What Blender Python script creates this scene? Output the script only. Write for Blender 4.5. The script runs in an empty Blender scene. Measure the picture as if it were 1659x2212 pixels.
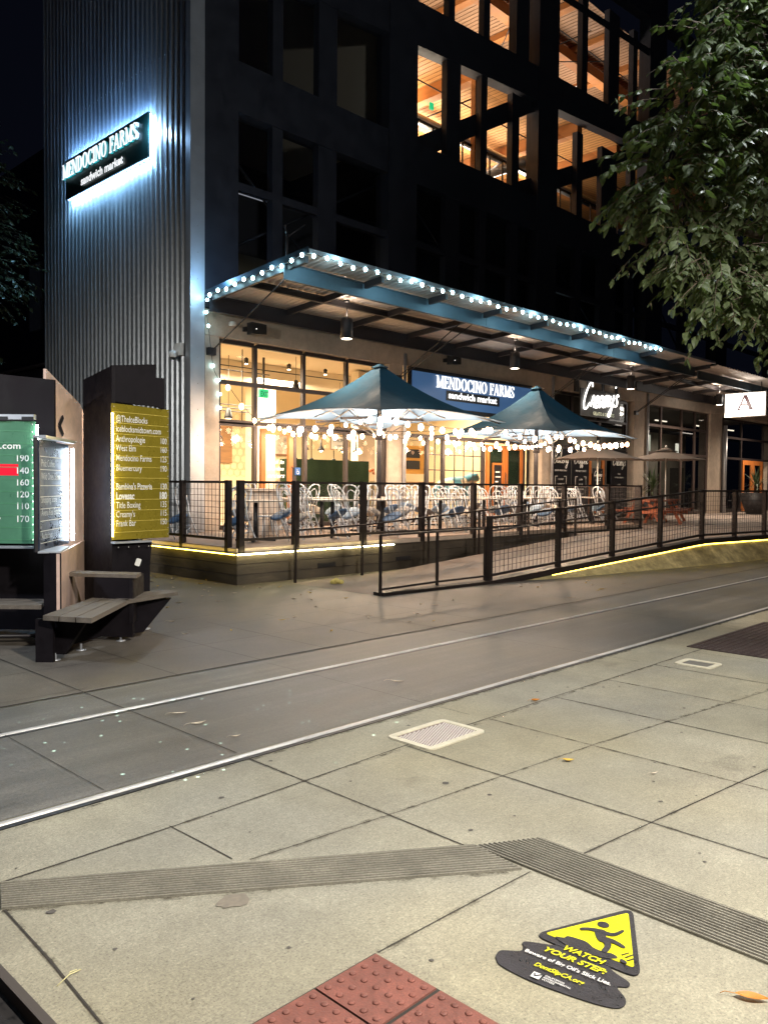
import bpy, math, random
from mathutils import Vector, Matrix
random.seed(7)
S = bpy.context.scene
COL = S.collection
R = math.radians
V = Vector
# ------------------------------------------------------------------ camera, world, lights
W_, H_ = 767, 1024
cam_d = bpy.data.cameras.new('camera'); cam = bpy.data.objects.new('camera', cam_d); COL.objects.link(cam)
yaw, pit, rol = R(44.1805), R(1.9231), R(.4869)
fw = V((math.cos(yaw)*math.cos(pit), math.sin(yaw)*math.cos(pit), -math.sin(pit)))
rt = V((math.sin(yaw), -math.cos(yaw), 0)); up = rt.cross(fw)
r2 = math.cos(rol)*rt + math.sin(rol)*up; u2 = math.cos(rol)*up - math.sin(rol)*rt
m = Matrix((r2, u2, -fw)).transposed().to_4x4(); m.translation = V((0, 0, 1.65)); cam.matrix_world = m
cam_d.sensor_fit = 'VERTICAL'; cam_d.sensor_height = 36; cam_d.lens = 1765/2212*36
cam_d.clip_start = .05; cam_d.clip_end = 900
S.camera = cam
S.render.resolution_x, S.render.resolution_y = W_, H_
S.view_settings.view_transform = 'Standard'; S.view_settings.look = 'None'
S.view_settings.exposure = 0; S.view_settings.gamma = 1
S.cycles.use_denoising = True; S.cycles.max_bounces = 6; S.cycles.diffuse_bounces = 3
S.cycles.glossy_bounces = 4; S.cycles.transparent_max_bounces = 16; S.cycles.sample_clamp_indirect = 6
S.cycles.sample_clamp_direct = 0; S.cycles.use_light_tree = True; S.cycles.caustics_reflective = False
wd = bpy.data.worlds.new('World'); S.world = wd; wd.use_nodes = True
bg = wd.node_tree.nodes['Background']; bg.inputs[0].default_value = (.38, .48, 1, 1); bg.inputs[1].default_value = .0045
RH = V((rt.x, rt.y, 0)); FH = V((fw.x, fw.y, 0)).normalized()
def uv(u, v, z=0): return RH*u + FH*v + V((0, 0, z))
def lamp(name, kind, loc, power, col=(1, 1, 1), size=.1, aim=None, sx=None, spot=None, blend=.5):
    d = bpy.data.lights.new(name, kind); d.energy = power; d.color = col
    if kind == 'AREA':
        d.size = size
        if sx: d.shape = 'RECTANGLE'; d.size_y = sx
    else: d.shadow_soft_size = size
    if spot: d.spot_size = R(spot); d.spot_blend = blend
    o = bpy.data.objects.new(name, d); COL.objects.link(o); o.location = loc
    if aim is not None: o.rotation_euler = (V(aim)-V(loc)).to_track_quat('-Z', 'Y').to_euler()
    return o
# street lamps standing behind and beside the photographer, plus an added cool fill
lamp('street_and_fill_light', 'SPOT', uv(2.9, .5, 5.3), 3700, (1, .945, .85), .20, aim=uv(2.5, .6, 0), spot=166, blend=.12)
lamp('street_and_fill_light', 'SPOT', uv(8.0, 9.0, 8.2), 1700, (1, .84, .70), .2, aim=uv(8.0, 9.4, 0), spot=150, blend=.3)
lamp('street_and_fill_light', 'SPOT', uv(-7.5, 3.5, 4.6), 2300, (.98, .96, .90), .2, aim=uv(-5.0, 14, 2.0), spot=60, blend=1)
lamp('street_and_fill_light', 'SPOT', uv(-5.6, 5.4, 4.6), 620, (.70, .82, 1), .12, aim=uv(-3.6, 6.6, 0), spot=100, blend=.8)  # added fill, no street lamp: stands in for kiosk LED light on the ground
lamp('street_and_fill_light', 'POINT', uv(4.6, 6.4, 8.2), 950, (.92, .97, 1), .25)
# shop interior ceiling lights
for x, y, p in ((11.6, 17.6, 560), (14.4, 17.6, 640), (18.2, 18.0, 700), (21, 18, 420)):
    lamp('shop_light', 'AREA', (x, y, 4.55), p, (1, .83, .60), 1.6, aim=(x, y, 0))
lamp('shop_light', 'AREA', (13.5, 19.5, 3.2), 120, (1, .8, .5), 1.5, aim=(13.5, 21, 3.4))
lamp('shop_light', 'AREA', (35, 19, 4.5), 90, (1, .86, .7), 1.5, aim=(35, 19, 0))
lamp('shop_light', 'AREA', (42, 18.5, 4.5), 90, (1, .86, .7), 1.5, aim=(42, 18, 0))
# office floors above
for x, y, z, p, c in ((19, 19.5, 12.2, 620, (1, .80, .56)), (23, 20.5, 12.4, 620, (1, .84, .64)), (27, 19, 12.4, 300, (1, .84, .66)),
                   (20, 19, 16.0, 260, (1, .82, .62)), (25.5, 19, 16.0, 300, (1, .84, .66)), (31, 19, 16.0, 230, (1, .84, .7))):
    lamp('office_light', 'AREA', (x, y, z), p*1.2, c, 2.4, aim=(x, y, z+2))
lamp('office_light', 'AREA', (25, 23, 13.6), 230, (.95, .97, 1), 3, aim=(24, 20, 11))
lamp('office_light', 'AREA', (12.5, 19, 9.0), 10, (1, .9, .6), 1.5, aim=(12, 19, 5))
# ------------------------------------------------------------------ materials
MATS = {}
def mat(name, col, rough=.6, metal=0, noise=None, bump=None, emis=None, es=1.0, spec=.5, alpha=None, trans=None, sheen=0):
    if name in MATS: return MATS[name]
    m = bpy.data.materials.new(name); m.use_nodes = True; nt = m.node_tree; N = nt.nodes; Lk = nt.links
    b = N['Principled BSDF']
    b.inputs['Base Color'].default_value = (*col, 1); b.inputs['Roughness'].default_value = rough; b.inputs['Metallic'].default_value = metal
    b.inputs['Specular IOR Level'].default_value = spec
    if sheen: b.inputs['Sheen Weight'].default_value = sheen
    if emis:
        b.inputs['Emission Color'].default_value = (*emis, 1); b.inputs['Emission Strength'].default_value = es
    tc = N.new('ShaderNodeTexCoord')
    if noise:
        # list of (scale, amount, (stretch xyz)); multiplies colour, also shifts roughness
        prev = None
        for sc in noise:
            s, a = sc[0], sc[1]
            vec = tc.outputs['Object']
            if len(sc) > 2:
                mp = N.new('ShaderNodeMapping'); mp.inputs['Scale'].default_value = sc[2]; Lk.new(vec, mp.inputs[0]); vec = mp.outputs[0]
            n = N.new('ShaderNodeTexNoise'); n.inputs['Scale'].default_value = s; n.inputs['Detail'].default_value = 5; n.inputs['Roughness'].default_value = .62
            Lk.new(vec, n.inputs['Vector'])
            mr = N.new('ShaderNodeMapRange'); mr.inputs[1].default_value = .28; mr.inputs[2].default_value = .72
            mr.inputs[3].default_value = 1-a; mr.inputs[4].default_value = 1+a; Lk.new(n.outputs['Fac'], mr.inputs[0])
            if prev is None: prev = mr.outputs[0]
            else:
                mu = N.new('ShaderNodeMath'); mu.operation = 'MULTIPLY'; Lk.new(prev, mu.inputs[0]); Lk.new(mr.outputs[0], mu.inputs[1]); prev = mu.outputs[0]
        vm = N.new('ShaderNodeVectorMath'); vm.operation = 'SCALE'; vm.inputs[0].default_value = col; Lk.new(prev, vm.inputs['Scale'])
        Lk.new(vm.outputs[0], b.inputs['Base Color'])
        mm = N.new('ShaderNodeMath'); mm.operation = 'MULTIPLY'; mm.inputs[1].default_value = rough; mm.use_clamp = True
        Lk.new(prev, mm.inputs[0]); Lk.new(mm.outputs[0], b.inputs['Roughness'])
    if bump:
        n = N.new('ShaderNodeTexNoise'); n.inputs['Scale'].default_value = bump[0]; n.inputs['Detail'].default_value = 4; Lk.new(tc.outputs['Object'], n.inputs['Vector'])
        bp = N.new('ShaderNodeBump'); bp.inputs['Strength'].default_value = bump[1]; bp.inputs['Distance'].default_value = bump[2] if len(bump) > 2 else .01
        Lk.new(n.outputs['Fac'], bp.inputs['Height']); Lk.new(bp.outputs[0], b.inputs['Normal'])
    if trans:
        out = N['Material Output']; tr = N.new('ShaderNodeBsdfTranslucent'); tr.inputs[0].default_value = (*trans[0], 1)
        mx = N.new('ShaderNodeMixShader'); mx.inputs[0].default_value = trans[1]; Lk.new(b.outputs[0], mx.inputs[1]); Lk.new(tr.outputs[0], mx.inputs[2]); Lk.new(mx.outputs[0], out.inputs[0])
    MATS[name] = m; return m
def ground_mat(name, col, rough, cell=None, streak=None, pit=.5, big=.2, tint=(1.05, 1, .86), spots=True):
    m = bpy.data.materials.new(name); m.use_nodes = True; nt = m.node_tree; N = nt.nodes; Lk = nt.links; b = N['Principled BSDF']
    tc = N.new('ShaderNodeTexCoord'); O = tc.outputs['Object']
    def noise(sc, det=4, vec=None, st=None):
        n = N.new('ShaderNodeTexNoise'); n.inputs['Scale'].default_value = sc; n.inputs['Detail'].default_value = det; n.inputs['Roughness'].default_value = .6
        v = vec or O
        if st: mp = N.new('ShaderNodeMapping'); mp.inputs['Scale'].default_value = st; Lk.new(v, mp.inputs[0]); v = mp.outputs[0]
        Lk.new(v, n.inputs['Vector']); return n.outputs['Fac']
    def rng(x, a, b_, c, d):
        r = N.new('ShaderNodeMapRange'); r.inputs[1].default_value = a; r.inputs[2].default_value = b_; r.inputs[3].default_value = c; r.inputs[4].default_value = d; Lk.new(x, r.inputs[0]); return r.outputs[0]
    def mul(a, b_):
        k = N.new('ShaderNodeMath'); k.operation = 'MULTIPLY'; Lk.new(a, k.inputs[0]); Lk.new(b_, k.inputs[1]); return k.outputs[0]
    f = rng(noise(.8), .3, .7, 1-big, 1+big*.7); f = mul(f, rng(noise(4.5, 6), .3, .7, .90, 1.09)); f = mul(f, rng(noise(34, 5), .3, .7, .86, 1.12))
    f = mul(f, rng(noise(95, 3), .30, .70, .76, 1.24)); f = mul(f, rng(noise(120, 2), .60, .66, 1, 1-pit)); f = mul(f, rng(noise(105, 2, st=(1, 1.2, 1)), .62, .68, 1, 1.35))
    if spots:
        vo = N.new('ShaderNodeTexVoronoi'); vo.inputs['Scale'].default_value = 1.35; Lk.new(O, vo.inputs['Vector']); f = mul(f, rng(vo.outputs['Distance'], .012, .028, .55, 1))
        f = mul(f, rng(noise(1.7, 6), .63, .74, 1, .72))
    if cell:
        sp = N.new('ShaderNodeSeparateXYZ'); Lk.new(O, sp.inputs[0]); a = N.new('ShaderNodeMath'); a.operation = 'MULTIPLY_ADD'; a.inputs[1].default_value = 1/.8525; a.inputs[2].default_value = -2.065/.8525; Lk.new(sp.outputs[0], a.inputs[0])
        fl = N.new('ShaderNodeMath'); fl.operation = 'FLOOR'; Lk.new(a.outputs[0], fl.inputs[0])
        c2 = N.new('ShaderNodeMath'); c2.operation = 'GREATER_THAN'; c2.inputs[1].default_value = 3.43; Lk.new(sp.outputs[1], c2.inputs[0])
        cb = N.new('ShaderNodeCombineXYZ'); Lk.new(fl.outputs[0], cb.inputs[0]); Lk.new(c2.outputs[0], cb.inputs[1]); w = N.new('ShaderNodeTexWhiteNoise'); Lk.new(cb.outputs[0], w.inputs[0]); f = mul(f, rng(w.outputs[0], 0, 1, 1-cell, 1+cell))
    if streak: f = mul(f, rng(noise(1.2, 5, st=(.12, 5, 1)), .35, .65, 1-streak, 1+streak))
    t = N.new('ShaderNodeMix'); t.data_type = 'RGBA'; t.inputs[6].default_value = (*col, 1); t.inputs[7].default_value = (col[0]*tint[0], col[1]*tint[1], col[2]*tint[2], 1); Lk.new(rng(noise(.5, 2), .35, .65, 0, 1), t.inputs[0])
    vm = N.new('ShaderNodeVectorMath'); vm.operation = 'SCALE'; Lk.new(t.outputs[2], vm.inputs[0]); Lk.new(f, vm.inputs['Scale']); Lk.new(vm.outputs[0], b.inputs['Base Color'])
    Lk.new(rng(f, .5, 1.3, rough*.8, rough*1.1), b.inputs['Roughness'])
    bp = N.new('ShaderNodeBump'); bp.inputs['Strength'].default_value = .5; bp.inputs['Distance'].default_value = .004; Lk.new(noise(160, 4), bp.inputs['Height']); Lk.new(bp.outputs[0], b.inputs['Normal'])
    MATS[name] = m; return m
def glass(name, tint=(1, 1, 1), refl=1.0, rough=0.0):
    m = bpy.data.materials.new(name); m.use_nodes = True; nt = m.node_tree; N = nt.nodes; N.clear()
    out = N.new('ShaderNodeOutputMaterial'); t = N.new('ShaderNodeBsdfTransparent'); t.inputs[0].default_value = (*tint, 1)
    g = N.new('ShaderNodeBsdfGlossy'); g.inputs['Roughness'].default_value = rough
    f = N.new('ShaderNodeFresnel'); f.inputs[0].default_value = 1.5
    mu = N.new('ShaderNodeMath'); mu.operation = 'MULTIPLY'; mu.inputs[1].default_value = refl; nt.links.new(f.outputs[0], mu.inputs[0])
    mx = N.new('ShaderNodeMixShader'); nt.links.new(mu.outputs[0], mx.inputs[0]); nt.links.new(t.outputs[0], mx.inputs[1]); nt.links.new(g.outputs[0], mx.inputs[2]); nt.links.new(mx.outputs[0], out.inputs[0])
    return m
def glow(name, col, s, sample=False):
    m = mat(name, (.8, .8, .8), .4, emis=col, es=s)
    m.cycles.emission_sampling = 'AUTO' if sample else 'NONE'
    return m
conc = ground_mat('concrete_paving', (.285, .272, .220), .8, cell=.085, pit=.42, big=.19)
conc2 = ground_mat('concrete_plaza', (.135, .120, .107), .62, pit=.4, big=.3)
trackm = ground_mat('concrete_track', (.128, .124, .118), .6, streak=.24, pit=.5, big=.25, spots=True)
conc_w = mat('cast_concrete', (.50, .41, .33), .85, noise=[(.8, .20), (5, .14), (40, .06)], bump=(25, .3, .01))
conc_d = mat('concrete_terrace', (.26, .21, .18), .8, noise=[(1, .2), (60, .15)], bump=(90, .2, .004))
joint = mat('joint_dark', (.035, .03, .025), .9, noise=[(20, .4)])
rail_m = mat('rail_steel', (.60, .58, .56), .36, .35, noise=[(2.2, .22), (30, .15, (.3, 3, 1))])
galv = mat('galvanised_sheet', (.46, .48, .50), .42, .6, noise=[(1.5, .15, (1, 1, .2)), (14, .10)], bump=(6, .05, .01))
galv2 = mat('galvanised_trim', (.52, .54, .58), .42, .6, noise=[(2, .1)])
dark_steel = mat('dark_painted_steel', (.035, .032, .036), .45, .3, noise=[(8, .25)], bump=(60, .1, .002))
rust = mat('rail_black_brown_steel', (.026, .019, .018), .55, .4, noise=[(12, .35)], bump=(80, .2, .002))
timber_dark = mat('dark_facade_steel', (.032, .034, .046), .55, .2, noise=[(3, .2)])
frame_m = mat('window_frame_dark', (.045, .035, .035), .45, .4, noise=[(20, .15)])
frame_l = mat('window_frame_bronze', (.16, .12, .11), .4, .6)
wood_plank = mat('weathered_wood', (.145, .12, .095), .75, noise=[(2, .35, (1, 8, 8)), (30, .25, (.3, 4, 4))], bump=(40, .5, .004))
wood_deck = mat('deck_fascia_wood', (.058, .047, .034), .8, noise=[(.9, .8), (6, .3, (.4, .4, 3)), (50, .2, (.2, .2, 4))], bump=(40, .5, .004))
orange = mat('orange_varnished_wood', (.46, .15, .035), .4, noise=[(2, .2, (6, 6, .6)), (14, .15, (6, 6, 1))])
ceil_wood = mat('ceiling_planks', (.55, .28, .10), .6, noise=[(1.2, .18, (8, .5, 1)), (6, .2, (6, .5, 1))])
ceil_wood2 = mat('ceiling_planks_brown', (.36, .21, .12), .6, noise=[(1.2, .18, (8, .5, 1)), (6, .2, (6, .5, 1))])
beam_m = mat('glulam_beam', (.42, .17, .05), .6, noise=[(3, .2, (1, .3, 4))])
cream = mat('cream_wall', (.80, .66, .42), .8, noise=[(1, .06)])
cream2 = mat('cream_soffit', (.72, .62, .46), .8)
white_m = mat('white_paint', (.8, .79, .76), .5)
offwhite = mat('offwhite_text', (.85, .84, .80), .6)
black = mat('matte_black', (.012, .012, .014), .5)
hedge_m = mat('hedge_green', (.012, .035, .010), .95, noise=[(60, .6)], bump=(90, 1, .03))
copper = mat('copper_weathering_sheet', (.66, .47, .39), .5, .15, noise=[(2.5, .22), (11, .12)], bump=(30, .1, .003))
kiosk_m = mat('kiosk_dark_steel', (.010, .008, .010), .6, .0, spec=.12, noise=[(2.5, .35), (14, .15)], bump=(40, .15, .002))
gold = mat('gold_enamel', (.29, .225, .025), .28, .25, noise=[(1.5, .14), (9, .08)])
green_e = mat('green_enamel', (.075, .20, .12), .3, noise=[(1.5, .14), (9, .08)])
blue_e = mat('navy_enamel', (.03, .045, .085), .34, .2, noise=[(2, .4), (10, .4)])
red_refl = mat('red_reflection', (.75, .01, .03), .3, emis=(1, .02, .05), es=.25)  # colour and glow of a red reflection
umb_m = mat('umbrella_teal_canvas', (.011, .044, .072), .85, spec=.15, noise=[(1.2, .2), (30, .08)], bump=(3, .5, .06))
lit_under_m = mat('umbrella_lit_underside', (.12, .22, .38), .8)  # bulb light on the canvas underside put into a paler blue
taupe = mat('umbrella_taupe_canvas', (.20, .16, .135), .85, noise=[(2, .12)], trans=((.2, .16, .13), .2))
pole_m = mat('umbrella_pole', (.30, .29, .28), .35, .8)
chair_w = mat('bentwood_white', (.80, .78, .74), .35)
chair_b = mat('bentwood_blue_white', (.68, .72, .78), .4)
seat_b = mat('seat_blue', (.07, .14, .26), .6, noise=[(60, .3)])
seat_l = mat('seat_light_blue', (.25, .36, .50), .6, noise=[(60, .3)])
seat_g = mat('seat_grey', (.16, .15, .15), .6, noise=[(60, .3)])
seat_c = mat('seat_cream', (.62, .52, .42), .6)
leaf_m = mat('leaf_green', (.085, .108, .052), .45, noise=[(3, .35), (25, .25)], trans=((.13, .22, .04), .3))
leaf_d = mat('leaf_dark', (.035, .05, .022), .4, noise=[(3, .4)])
bark = mat('bark', (.10, .075, .055), .9, noise=[(12, .4)], bump=(30, .8, .02))
leaf_o = mat('fallen_leaf_orange', (.52, .20, .03), .5, noise=[(40, .3)], trans=((.6, .25, .03), .2))
leaf_y = mat('fallen_leaf_yellow', (.55, .36, .06), .5, noise=[(40, .3)])
leaf_p = mat('fallen_leaf_pale', (.50, .42, .33), .7, noise=[(40, .3)])
brick = mat('tactile_brick_red', (.19, .070, .053), .8, noise=[(4, .2), (25, .22), (160, .3)], bump=(120, .35, .004))
decal_k = mat('decal_black', (.028, .026, .030), .75, noise=[(9, .4), (60, .5), (240, .7)], bump=(130, .4, .003))
decal_y = mat('decal_yellow', (.74, .70, .004), .6, noise=[(14, .08), (200, .12)], bump=(130, .4, .003))
decal_w = mat('decal_white', (.75, .74, .72), .6)
box_m = mat('utility_cover_concrete', (.62, .57, .44), .8, noise=[(20, .15)], bump=(80, .2, .003))
box_i = mat('utility_lid_grey', (.50, .46, .42), .7, noise=[(30, .2)])
G_ = glass('shop_glass', (.97, .97, .96), .8)
G_D = glass('tinted_glass', (.42, .43, .45), .75)
em_w = glow('led_white', (.75, .88, 1), 14, True)
em_y = glow('led_yellow', (1, .72, .08), 15, True)
em_yw = glow('led_warm_white', (1, .86, .42), 44, True)
bulb_w = glow('bulb_warm', (1, .68, .42), 26)
bulb_w2 = glow('bulb_warm_orange', (1, .52, .26), 9)
bulb_c = glow('bulb_cool', (.50, .90, 1), 22)
em_t = glow('letter_white', (.95, .98, 1), 1.15)
em_halo = glow('halo_blue_white', (.30, .60, 1), 70, True)
em_teal = glow('halo_teal', (.02, .75, .80), 1.6)
em_lamp = glow('lamp_face', (1, .86, .66), 9)
em_exit = mat('exit_green', (.0, .10, .04), .5, emis=(.02, .85, .30), es=.9)
em_sign = glow('sign_face_white', (1, .95, .88), 2.2, True)
em_blue = mat('sign_face_blue', (.02, .045, .10), .4, emis=(.10, .24, .52), es=.34)
# ------------------------------------------------------------------ mesh helpers
class MB:
    def __init__(s): s.v = []; s.f = []; s.sm = []; s.st = []
    def add(s, vs, fs, smooth=False):
        o = len(s.v); s.st.append((o, len(s.f))); s.v += [tuple(p) for p in vs]; s.f += [tuple(i+o for i in f) for f in fs]; s.sm += [smooth]*len(fs); return s
    def box(s, a, b):
        x0, y0, z0 = a; x1, y1, z1 = b
        vs = [(x0, y0, z0), (x1, y0, z0), (x1, y1, z0), (x0, y1, z0), (x0, y0, z1), (x1, y0, z1), (x1, y1, z1), (x0, y1, z1)]
        return s.add(vs, [(0, 3, 2, 1), (4, 5, 6, 7), (0, 1, 5, 4), (1, 2, 6, 5), (2, 3, 7, 6), (3, 0, 4, 7)])
    def bar(s, a, b, w, h, upv=(0, 0, 1)):
        a = V(a); b = V(b); d = (b-a).normalized(); U = V(upv)
        if abs(d.dot(U)) > .98: U = V((0, 1, 0))
        sd = d.cross(U).normalized()*w/2; uu = sd.cross(d).normalized()*h/2
        vs = [a-sd-uu, a+sd-uu, a+sd+uu, a-sd+uu, b-sd-uu, b+sd-uu, b+sd+uu, b-sd+uu]
        return s.add(vs, [(0, 1, 2, 3), (7, 6, 5, 4), (0, 4, 5, 1), (1, 5, 6, 2), (2, 6, 7, 3), (3, 7, 4, 0)])
    def tube(s, path, r, n=6, closed=False, cap=True):
        P = [V(p) for p in path]; k = len(P); rs = r if isinstance(r, (list, tuple)) else [r]*k
        vs = []; prev = None
        for i, p in enumerate(P):
            if closed: d = P[(i+1) % k]-P[i-1]
            else: d = P[min(i+1, k-1)]-P[max(i-1, 0)]
            d.normalize()
            if prev is None:
                a = d.cross(V((0, 0, 1)));
                if a.length < .05: a = d.cross(V((0, 1, 0)))
            else: a = prev - d*prev.dot(d)
            a.normalize(); prev = a; b = d.cross(a)
            for j in range(n):
                t = 2*math.pi*j/n; vs.append(p+(a*math.cos(t)+b*math.sin(t))*rs[i])
        fs = []
        for i in range(k if closed else k-1):
            for j in range(n):
                i2 = (i+1) % k; fs.append((i*n+j, i*n+(j+1) % n, i2*n+(j+1) % n, i2*n+j))
        if cap and not closed: fs += [tuple(range(n-1, -1, -1)), tuple((k-1)*n+j for j in range(n))]
        return s.add(vs, fs, True)
    def lathe(s, c, prof, n=16):
        c = V(c); vs = []; k = len(prof)
        for r, z in prof:
            for j in range(n):
                t = 2*math.pi*j/n; vs.append(c+V((r*math.cos(t), r*math.sin(t), z)))
        fs = [(i*n+j, i*n+(j+1) % n, (i+1)*n+(j+1) % n, (i+1)*n+j) for i in range(k-1) for j in range(n)]
        fs += [tuple(range(n-1, -1, -1)), tuple((k-1)*n+j for j in range(n))]
        return s.add(vs, fs, True)
    def prism(s, pts, O, X, Y, t):
        O = V(O); X = V(X); Y = V(Y); Nn = X.cross(Y).normalized()*t; n = len(pts)
        vs = [O+X*p[0]+Y*p[1] for p in pts]; vs += [v+Nn for v in vs]
        return s.add(vs, [tuple(range(n-1, -1, -1)), tuple(range(n, 2*n))]+[(i, (i+1) % n, n+(i+1) % n, n+i) for i in range(n)])
    def ball(s, c, r, n=8, k=5, sz=1):
        return s.lathe(c, [(max(.001, r*math.sin(math.pi*i/k)), -r*sz*math.cos(math.pi*i/k)) for i in range(k+1)], n)
    def make(s, name, mt, parent=None, **kw):
        me = bpy.data.meshes.new(name); me.from_pydata(s.v, [], s.f); me.materials.append(mt)
        me.polygons.foreach_set('use_smooth', s.sm); me.update()
        o = bpy.data.objects.new(name, me); COL.objects.link(o)
        if parent: 
            o.parent = parent; o.matrix_parent_inverse = Matrix.Translation(-parent.location) if parent.type == 'EMPTY' else Matrix()
        for k_, v_ in kw.items(): o[k_] = v_
        return o
def _each(self, name, mt, parent=None):
    """every piece that was added becomes an object of its own"""
    out = []; fi = 0; st = self.st + [(len(self.v), len(self.f))]
    for i in range(len(self.st)):
        v0, f0 = st[i]; v1, f1 = st[i+1]; m_ = MB(); m_.v = self.v[v0:v1]; m_.f = [tuple(k-v0 for k in f) for f in self.f[f0:f1]]; m_.sm = self.sm[f0:f1]
        out.append(m_.make(name, mt, parent))
    return out
MB.each = _each
def thing(name, label, cat, loc=(0, 0, 0), group=None):
    o = bpy.data.objects.new(name, None); COL.objects.link(o); o.location = loc; o['label'] = label; o['category'] = cat; o.empty_display_size = .2
    if group: o['group'] = group
    return o
def tag(o, label, cat, group=None):
    o['label'] = label; o['category'] = cat
    if group: o['group'] = group
    return o
def text(body, O, X, Y, mt, parent, h=.1, w=None, align='LEFT', name='lettering', ext=.003, bold=0, shear=0, sx=1):
    """flat text; O origin on the baseline, X reading direction, Y up (unit vectors)"""
    c = bpy.data.curves.new('t', 'FONT'); c.body = body; c.size = 1; c.extrude = 0; c.offset = bold; c.shear = shear; c.align_x = align; c.resolution_u = 3
    t = bpy.data.objects.new('t', c); COL.objects.link(t); bpy.context.view_layer.update()
    me = bpy.data.meshes.new_from_object(t.evaluated_get(bpy.context.evaluated_depsgraph_get())); bpy.data.objects.remove(t)
    xs = [v.co.x for v in me.vertices]; 
    if not xs: return None
    ww = max(xs)-min(xs); sy = h/.73; s_ = (w/ww) if w else sy*sx
    X = V(X).normalized(); Y = V(Y).normalized(); N = X.cross(Y)
    for v in me.vertices:
        v.co = V(O)+X*v.co.x*s_+Y*v.co.y*sy+N*ext
    me.name = name; me.materials.clear(); me.materials.append(mt)
    o = bpy.data.objects.new(name, me); COL.objects.link(o)
    if parent: o.parent = parent; o.matrix_parent_inverse = Matrix.Translation(-parent.location) if parent.type == 'EMPTY' else Matrix()
    return o
def smooth_path(P, k=4):
    P = [V((*p, 0)) if len(p) == 2 else V(p) for p in P]; out = []
    for i in range(len(P)-1):
        a = P[max(i-1, 0)]; b = P[i]; c = P[i+1]; d = P[min(i+2, len(P)-1)]
        for j in range(k):
            t = j/k; out.append(.5*((2*b)+(c-a)*t+(2*a-5*b+4*c-d)*t*t+(3*b-a-3*c+d)*t**3))
    out.append(P[-1]); return out
# cursive letters: strokes in unit x-height boxes, (width, [strokes])
CUR = {
 'C': (1.15, [[(1.05, 1.75), (.95, 2.05), (.6, 2.0), (.2, 1.3), (.05, .5), (.25, .02), (.6, .1), (.95, .5)]]),
 'B': (1.1, [[(.15, 0), (.35, 1.0), (.55, 2.0)], [(.1, 1.7), (.5, 2.1), (1.0, 1.9), (.85, 1.25), (.45, 1.05), (.9, .9), (.85, .25), (.4, -.03), (.1, .2)]]),
 'r': (.55, [[(0, .2), (.2, .9), (.3, 1.05), (.3, .8), (.55, .85), (.45, .2), (.62, .1)]]),
 'e': (.62, [[(.0, .15), (.35, .5), (.5, .85), (.3, 1.0), (.12, .6), (.2, .08), (.5, .1), (.68, .3)]]),
 'a': (.72, [[(.6, .85), (.35, 1.0), (.08, .55), (.2, .05), (.5, .4), (.62, .95), (.58, .2), (.8, .2)]]),
 'm': (1.0, [[(0, .2), (.15, .95), (.1, 0)], [(.1, .3), (.35, .98), (.45, .8), (.38, .02)], [(.4, .3), (.68, .98), (.78, .8), (.75, .1), (1.05, .25)]]),
 'y': (.68, [[(.05, .95), (.08, .3), (.3, .12), (.5, .5), (.58, 1.0)], [(.58, 1.0), (.5, 0), (.25, -.75), (.0, -.6), (.3, -.2), (.75, .25)]]),
 'k': (.68, [[(.1, 0), (.3, 1.2), (.35, 2.0), (.15, 1.8), (.12, .1)], [(.12, .45), (.45, .95), (.45, .6), (.2, .5), (.45, .08), (.7, .2)]]),
 's': (.55, [[(.05, .05), (.35, .1), (.4, .45), (.15, .75), (.35, 1.02), (.5, .85)]]),
 "'": (.22, [[(.15, 2.0), (.05, 1.6)]]),
 'o': (.66, [[(.35, 1.0), (.08, .6), (.2, .05), (.5, .25), (.5, .8), (.33, 1.0), (.5, .85), (.75, .9)]]),
 'f': (.5, [[(.0, .15), (.35, 1.2), (.45, 1.9), (.25, 1.8), (.18, .6), (.12, -.6), (.35, -.3), (.2, .1), (.6, .25)]]),
}
def cursive(word, O, X, Y, w, mt, parent, r=.02, name='lettering', off=.01, slant=.18, rise=0, n=5):
    tot = sum(CUR[c][0] for c in word); s = w/tot; X = V(X).normalized(); Y = V(Y).normalized(); N = X.cross(Y); mb = MB(); cx = 0
    for c in word:
        cw, st = CUR[c]
        for k in st:
            mb.tube([V(O)+X*((cx+p.x+p.y*slant)*s)+Y*(p.y*s+rise*(cx+p.x)*s)+N*off for p in smooth_path(k, 3)], r, n)
        cx += cw
    return mb.make(name, mt, parent)
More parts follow.
